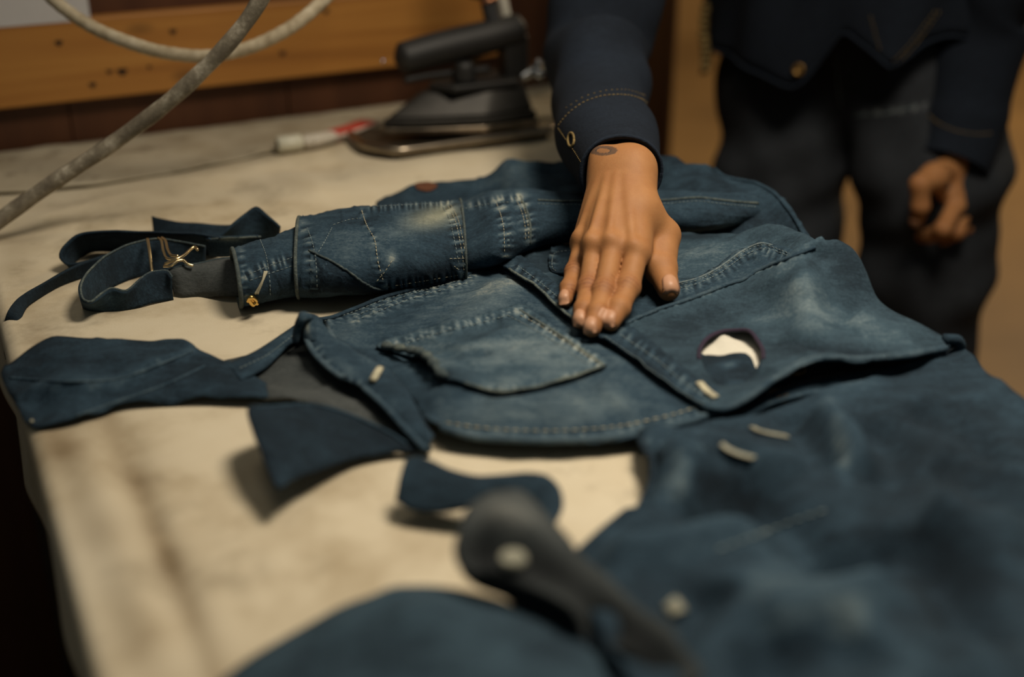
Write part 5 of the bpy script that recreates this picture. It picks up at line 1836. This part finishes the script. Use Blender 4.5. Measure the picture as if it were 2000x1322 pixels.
HEAD = np.array([0.43, 1.34, 1.545])
gaze = unit(np.array([-0.45, -0.62, -0.55]))
hup = unit(np.array([-0.2, -0.3, 0.9]) - gaze * (np.array([-0.2, -0.3, 0.9]) @ gaze))
hlat = np.cross(gaze, hup)


ARMR = [AR, PY(1174, 240, 1.15), PY(1172, 190, 1.21), PY(1172, 128, 1.275), PY(1173, 64, 1.34), np.array([0.13, 1.42, 1.10]), np.array([0.20, 1.46, 1.21]), SHR]
ARML = [AR2, PY(1905, 120, 1.575), PY(1925, 40, 1.58), PY(1945, -40, 1.57), np.array([0.74, 1.50, 1.12]), np.array([0.70, 1.42, 1.24]), SHL]


def body_fn(P):
    d = rcone(P, HIPC + (0, 0.02, 0), CHEST, 0.06, 0.07)
    d = smin(d, rcone(P, SHR + (0.02, 0.01, -0.01), SHL + (-0.02, 0.02, -0.02), 0.042, 0.042), 0.04)
    d = smin(d, rcone(P, CHEST, NECK, 0.06, 0.052), 0.05)
    d = smin(d, rcone(P, NECK, HEAD, 0.052, 0.06), 0.03)
    hd = smin(ball(P, HEAD + hup * 0.025 - gaze * 0.01, 0.088), rcone(P, HEAD + gaze * 0.03 - hup * 0.02, HEAD + gaze * 0.05 - hup * 0.085, 0.062, 0.034), 0.04)
    hd = smin(hd, rcone(P, HEAD + gaze * 0.085 + hup * 0.01, HEAD + gaze * 0.106 - hup * 0.028, 0.008, 0.013), 0.012)
    for s in (-1, 1):
        hd = smin(hd, ball(P, HEAD + hlat * s * 0.082 - gaze * 0.005, 0.022, (1, 1, 1.2)), 0.012)
        eye = ball(P, HEAD + gaze * 0.092 + hlat * s * 0.033 + hup * 0.012, 0.014)
        hd = np.maximum(hd, -smin(eye, eye, 0.001))
        hd = smin(hd, ball(P, HEAD + gaze * 0.078 + hlat * s * 0.033 + hup * 0.012, 0.0125), 0.003)
    hd = smin(hd, rcone(P, HEAD + gaze * 0.082 - hup * 0.052 - hlat * 0.02, HEAD + gaze * 0.082 - hup * 0.052 + hlat * 0.02, 0.007, 0.007), 0.006)
    d = smin(d, hd, 0.03)
    for A_ in (ARMR, ARML):
        for i in range(len(A_) - 1):
            d = smin(d, rcone(P, A_[i], A_[i + 1], 0.022 + 0.0022 * i, 0.024 + 0.0022 * i), 0.012)
    for L in (LEGR, LEGL):
        d = smin(d, rcone(P, L[0] + (0, 0, 0.06), L[1], 0.06, 0.055), 0.03)
        for i in range(1, len(L) - 1):
            d = smin(d, rcone(P, L[i], L[i + 1], 0.058 - 0.006 * i, 0.052 - 0.006 * i), 0.02)
        d = smin(d, rcone(P, L[-1], L[-1] + (-0.10, -0.14, -0.02), 0.036, 0.03), 0.02)
    return d


Vb, Fb = surface(body_fn, (0.0, 1.05, 0.0), (0.88, 1.95, 1.72), 0.011)
Vb = smooth_mesh(Vb, Fb, 1, 0.4)
Tb = np.full((len(Vb), 3), 0.08); Tb[:, 1:] = 0
Vall = np.concatenate([Vb, V1, V2])
Fall = np.concatenate([Fb, F1 + len(Vb), F2 + len(Vb) + len(V1)])
Tall = np.concatenate([Tb, T1, T2])
bodyo = mesh('body', Vall, Fall, M['skin'], person, attr={'tint': np.clip(Tall, 0, 1)})
bv1 = BVHTree.FromPolygons([tuple(v) for v in V1], [tuple(int(i) for i in f) for f in F1])
for f, r, (ax, fl_, n_) in zip(FI, FR, inf1):
    a2 = unit(f[3] - f[2])
    n2 = unit(n_ - a2 * (n_ @ a2))
    l2 = unit(np.cross(a2, n2))
    nail(bv1, f[3], a2, n2, l2, 0.0118, r[3] * 0.80, bodyo, 0.40)
a2 = unit(TH[3] - TH[2])
n2 = unit(np.array([0.15, -0.35, 1.0]))
n2 = unit(n2 - a2 * (n2 @ a2))
nail(bv1, TH[3], a2, n2, unit(np.cross(a2, n2)), 0.0145, 0.0068, bodyo, 0.45)
bv2 = BVHTree.FromPolygons([tuple(v) for v in V2], [tuple(int(i) for i in f) for f in F2])
a2 = unit(TH2[3] - TH2[2])
n2 = unit(np.array([-0.5, -0.9, 0.2])); n2 = unit(n2 - a2 * (n2 @ a2))
nail(bv2, TH2[3], a2, n2, unit(np.cross(a2, n2)), 0.0145, 0.0070, bodyo, 0.45)

# hair
M['hair'] = simple('black_hair', (0.012, 0.010, 0.009), 0.5, var=0.4, scale=200, bumps=0.5)


def hair_fn(P):
    d = ball(P, HEAD + hup * 0.034 - gaze * 0.02, 0.097)
    cut = (P - (HEAD + gaze * 0.045 + hup * 0.02)) @ unit(gaze * 0.9 - hup * 0.5)
    low = (HEAD - hup * 0.045 - P) @ hup
    return np.maximum(np.maximum(d, cut), low)


Vh, Fh = surface(hair_fn, HEAD - 0.15, HEAD + 0.16, 0.007)
mesh('hair', smooth_mesh(Vh, Fh, 2), Fh, M['hair'], person)


# ---- jeans
def jeans_fn(P):
    d = None
    for L, R in ((LEGR, (0.096, 0.092, 0.086, 0.078, 0.084)), (LEGL, (0.100, 0.100, 0.086, 0.074, 0.078, 0.084))):
        q = None
        for i in range(len(L) - 1):
            c = rcone(P, L[i], L[i + 1], R[i], R[i + 1])
            q = c if q is None else smin(q, c, 0.02)
        d = q if d is None else smin(d, q, 0.030)
    pel = rcone(P, LEGR[0] + (0.012, 0.0, 0.05), LEGL[0] + (-0.015, 0.025, 0.05), 0.092, 0.086)
    d = smin(d, pel, 0.03)
    d = smin(d, rcone(P, HIPC + (0, 0.01, 0.02), HIPC + (0, 0.0, 0.12), 0.115, 0.105), 0.03)
    x, y, z = P[:, 0], P[:, 1], P[:, 2]
    w = 0.0035 * np.sin(38 * z + 16 * x + 2.2 * np.sin(14 * x + 9 * y)) + 0.0028 * np.sin(60 * z - 34 * x + 18 * y + 1.5 * np.sin(20 * z))
    w = w + 0.002 * np.sin(95 * x + 40 * z)
    d = d + w
    d = np.maximum(d, 0.045 - z)
    return np.maximum(d, z - 1.00)


Vj, Fj = surface(jeans_fn, (0.2, 1.38, 0.02), (0.80, 1.98, 1.02), 0.0065)
Vj = smooth_mesh(Vj, Fj, 2)
inseam = [(1645, 220), (1652, 300), (1648, 400)]
jn = mesh('jeans', Vj, Fj, M['denim_jean'], person, attr={'fade': fade_attr(Vj,
     fades=[(1540, 260, 90, 60, 0, 0.12), (1740, 215, 60, 8, -4, 0.30), (1720, 180, 60, 30, 0, 0.10), (1820, 450, 80, 120, 0, .06), (1530, 400, 70, 80, 0, 0.05)],
     seams=[([(1690, 222), (1760, 216), (1815, 205)], 7, .3, -.05, 22), ([(1640, 90), (1650, 200)], 8, .1, -.05, 16)], base=0.40)})


class BV:
    def __init__(self, V, F):
        self.bvh = BVHTree.FromPolygons([tuple(v) for v in V], [tuple(int(i) for i in f) for f in F])
    at = Loft.at


jb = BV(Vj, Fj)
stitch('stitching', jb, [(1632, 110), (1636, 150), (1640, 190), (1646, 216)], M['thread_blue'], jn, 0.004, 0.002, 0.0007)
stitch('stitching', jb, [(1670, 226), (1730, 222), (1800, 206)], M['thread_blue'], jn, 0.004, 0.002, 0.0009)
# shoes
M['boot'] = simple('dark_boot_leather', (0.03, 0.015, 0.008), 0.5, var=0.3)
for L in (LEGR, LEGL):
    a = L[-1]
    fd = unit(np.array([-0.57, -0.82, 0]))
    sf = lambda P: np.maximum(smin(rcone(P, a + (0, 0, 0.02), a - fd * 0.03 + (0, 0, -0.015), 0.05, 0.045), rcone(P, a + (0, 0, -0.02), a + fd * 0.17 + (0, 0, -0.025), 0.045, 0.036), 0.03), 0.002 - P[:, 2])
    Vs, Fs = surface(sf, (a[0] - 0.25, a[1] - 0.3, -0.01), (a[0] + 0.12, a[1] + 0.15, 0.2), 0.008)
    mesh('shoe', smooth_mesh(Vs, Fs, 2), Fs, M['boot'], person)

# ---- jacket
RAW = M['denim_raw']
jac = empty('work_jacket', (0.46, 1.6, 0.85))
jac.parent = person
jac.matrix_parent_inverse = person.matrix_world.inverted()
U, Vv = np.array([0.86, -0.50, 0]), np.array([0.50, 0.86, 0])
hc = PY(1662, 60, 1.70)
seg, rows = 140, 40
th = np.linspace(0, 2 * math.pi, seg, endpoint=False)
hemx = [1200, 1366, 1378, 1388, 1472, 1545, 1558, 1580, 1630, 1640, 1690, 1737, 1795, 1846, 1950, 2200]
hemy = [150, 150, 140, 92, 138, 170, 172, 148, 72, 58, 96, 134, 90, 70, 80, 90]
prof = [(0.0, 0.205, 0.150, (0, 0, 0)), (0.25, 0.205, 0.152, (0, -0.01, 0)), (0.5, 0.195, 0.145, (0, -0.08, 0)), (0.75, 0.205, 0.14, (-0.01, -0.18, 0)), (0.93, 0.19, 0.11, (-0.01, -0.24, 0)), (1.0, 0.09, 0.08, (-0.01, -0.27, 0))]
G = np.zeros((rows, seg, 3))
for j in range(seg):
    c, s = math.cos(th[j]), math.sin(th[j])
    p0 = np.array([hc[0], hc[1], 0.84]) + U * c * 0.205 + Vv * s * 0.150
    if s < 0.25:
        px = project(p0[None])[0]
        py = np.interp(px[0], hemx, hemy)
        z0 = PY(px[0], py, p0[1])[2]
        z0 = np.clip(z0, 0.77, 0.93)
    else:
        z0 = 0.80
    for i in range(rows):
        t = i / (rows - 1)
        a = np.interp(t, [q[0] for q in prof], [q[1] for q in prof])
        b = np.interp(t, [q[0] for q in prof], [q[2] for q in prof])
        off = np.array([np.interp(t, [q[0] for q in prof], [q[3][k] for q in prof]) for k in range(3)])
        z = z0 + (1.40 - z0) * t
        w = 0.004 * math.sin(9 * th[j] + 7 * t) + 0.003 * math.sin(17 * th[j] - 12 * t)
        G[i, j] = np.array([hc[0], hc[1], 0]) + off + U * c * (a + w) + Vv * s * (b + w) + (0, 0, z)
Vt = G.reshape(-1, 3)
Ft = [(i * seg + k, i * seg + (k + 1) % seg, (i + 1) * seg + (k + 1) % seg, (i + 1) * seg + k) for i in range(rows - 1) for k in range(seg)]
to = mesh('torso', Vt, Ft, RAW, jac, attr={'fade': fade_attr(Vt, base=0.42)})
solid(to, 0.003, -1)
tbv = BV(Vt, Ft)
V, F = tube_arrays(np.vstack([G[0], G[0][:2]]), 0.0026, 6)
mesh('hem', V, F, RAW, jac, attr={'fade': np.tile([0.5, 0, 0], (len(V), 1))})
for pl in ([(1745, 120), (1775, 88), (1800, 55), (1830, 15)], [(1755, 122), (1785, 90), (1810, 57), (1838, 17)], [(1700, 30), (1712, 75), (1722, 108)]):
    stitch('stitching', tbv, pl, M['thread_gold'], jac, 0.004, 0.002, 0.0006, 0.001)
P = catmull([tbv.at(1770, 125, 0.002), tbv.at(1785, 112, 0.002), tbv.at(1803, 100, 0.002)], 10)
V, F = tube_arrays(P, 0.0022, 8); mesh('bar_tack', V, F, M['thread_gold'], jac)


def face_button(c, n, r, mat, parent):
    n = unit(n); a = unit(np.cross(n, [0, 0, 1.0])); b = np.cross(n, a)
    V, F = [], []
    prof_ = [(0.0, .002), (0.4, .002), (0.5, .0032), (0.8, .004), (1.0, .0024), (1.02, 0)]
    for q, z in prof_:
        for k in range(18):
            t = 6.283185 * k / 18
            V.append(c + a * r * q * math.cos(t) + b * r * q * math.sin(t) + n * z)
    for i in range(len(prof_) - 1):
        for k in range(18):
            F.append((i * 18 + k, i * 18 + (k + 1) % 18, (i + 1) * 18 + (k + 1) % 18, (i + 1) * 18 + k))
    return mesh('button', V, F, mat, parent)


face_button(tbv.at(1560, 136, 0.001), np.array([-0.4, -0.8, 0.2]), 0.0085, M['brass_old'], jac)
# ragged selvedge hanging at the side of the jacket
P = np.array([PY(1376 + 3 * math.sin(k * 1.9), 8 + k * 3.3, 1.70) for k in range(40)])
V, F = tube_arrays(P, 0.0055 + 0.0022 * np.sin(np.arange(40) * 1.7), 8)
mesh('frayed_edge', V, F, M['thread_gold'], jac)

# sleeves
def arm_ring(c, nxt, a, b, side=None):
    ax = unit(nxt - c)
    s = np.array([1.0, 0, 0]) if side is None else side
    u_ = unit(s - ax * (s @ ax))
    return (c, u_ * a, unit(np.cross(ax, u_)) * b)


def sleeve_disp(amp, seed):
    r = np.random.RandomState(seed); ph = r.uniform(0, 6.28, 10)

    def f(t, th):
        m = np.clip((t - 0.16) / 0.08, 0.1, 1)
        d = 0
        for i in range(10):
            d = d + np.sin(t * (18 + 7 * i) + (1 + i % 3) * th * (1 if i % 2 else -1) + ph[i]) / (1 + 0.25 * i)
        return amp * m * d
    return f


cs = [PY(1213, 338, 1.006), PY(1204, 314, 1.04), PY(1193, 288, 1.075), PY(1184, 264, 1.11), PY(1175, 240, 1.15), PY(1172, 190, 1.21), PY(1172, 128, 1.275), PY(1173, 64, 1.34)]
sz = [(.0345, .0320), (.0385, .0355), (.0440, .039), (.0480, .041), (.0450, .043), (.0465, .045), (.0545, .052), (.0580, .055)]
cs += [np.array([0.13, 1.42, 1.10]), np.array([0.20, 1.46, 1.21]), np.array([0.29, 1.47, 1.27]), np.array([0.40, 1.49, 1.28])]
sz += [(.064, .066), (.075, .08), (.085, .095), (.085, .10)]
rings = [arm_ring(cs[i], cs[i + 1] if i + 1 < len(cs) else cs[i] * 2 - cs[i - 1], *sz[i]) for i in range(len(cs))]
srf = Loft(rings, 120, 72, 0.95, sleeve_disp(0.0024, 4))
sv = mesh('sleeve', srf.V, srf.F, [RAW, RAW], jac, attr={'fade': fade_attr(srf.V, fades=[(1170, 110, 60, 30, 0, .10), (1230, 60, 30, 40, 0, -.1), (1180, 230, 70, 30, 0, .05)], base=0.45)})
solid(sv, 0.003, -1)
g = srf.grid[0]
V, F = tube_arrays(np.vstack([g, g[:2]]), 0.0018, 8)
mesh('cuff_rim', V, F, RAW, sv, attr={'fade': np.tile([0.62, 0, 0], (len(V), 1))})
stitch('stitching', srf, [(1090, 246), (1110, 222), (1140, 200), (1180, 187), (1225, 186), (1255, 195), (1276, 214)], M['thread_gold'], sv, 0.0030, 0.0012, 0.0005)
stitch('stitching', srf, [(1105, 212), (1140, 190), (1180, 178), (1225, 176), (1260, 187)], M['thread_gold'], sv, 0.0020, 0.004, 0.0004)
stitch('stitching', srf, [(1156, 296), (1180, 281), (1215, 273), (1250, 277)], M['thread_gold'], sv, 0.003, 0.0016, 0.0004)
stitch('stitching', srf, [(1090, 250), (1105, 272), (1122, 296), (1138, 322)], M['thread_gold'], sv, 0.0022, 0.002, 0.0004)
kh = [srf.at(1117 + 6 * math.cos(a), 273 + 13 * math.sin(a), 0.001) for a in np.linspace(0, 6.283, 24)]
V, F = tube_arrays(np.array(kh), 0.0011, 6); mesh('buttonhole', V, F, M['thread_gold'], sv)

cs = [PY(1858, 322, 1.535), PY(1868, 296, 1.545), PY(1880, 255, 1.555), PY(1886, 225, 1.56), PY(1893, 190, 1.565), PY(1905, 120, 1.575), PY(1925, 40, 1.58), PY(1945, -40, 1.57)]
sz = [(.047, .040), (.049, .043), (.051, .045), (.054, .048), (.052, .047), (.056, .052), (.060, .056), (.064, .062)]
cs += [np.array([0.74, 1.50, 1.12]), np.array([0.70, 1.43, 1.23]), np.array([0.63, 1.40, 1.28]), np.array([0.52, 1.44, 1.28])]
sz += [(.068, .068), (.078, .085), (.085, .095), (.085, .10)]
rings = [arm_ring(cs[i], cs[i + 1] if i + 1 < len(cs) else cs[i] * 2 - cs[i - 1], *sz[i]) for i in range(len(cs))]
srl = Loft(rings, 110, 64, 0.95, sleeve_disp(0.0018, 9))
sv2 = mesh('sleeve', srl.V, srl.F, [RAW, RAW], jac, attr={'fade': fade_attr(srl.V, base=0.42)})
solid(sv2, 0.003, -1)
stitch('stitching', srl, [(1813, 224), (1835, 242), (1870, 256), (1910, 262), (1940, 260)], M['thread_gold'], sv2, 0.004, 0.0015, 0.0007)
g = srl.grid[0]
V, F = tube_arrays(np.vstack([g, g[:2]]), 0.0018, 8)
mesh('cuff_rim', V, F, RAW, sv2, attr={'fade': np.tile([0.5, 0, 0], (len(V), 1))})
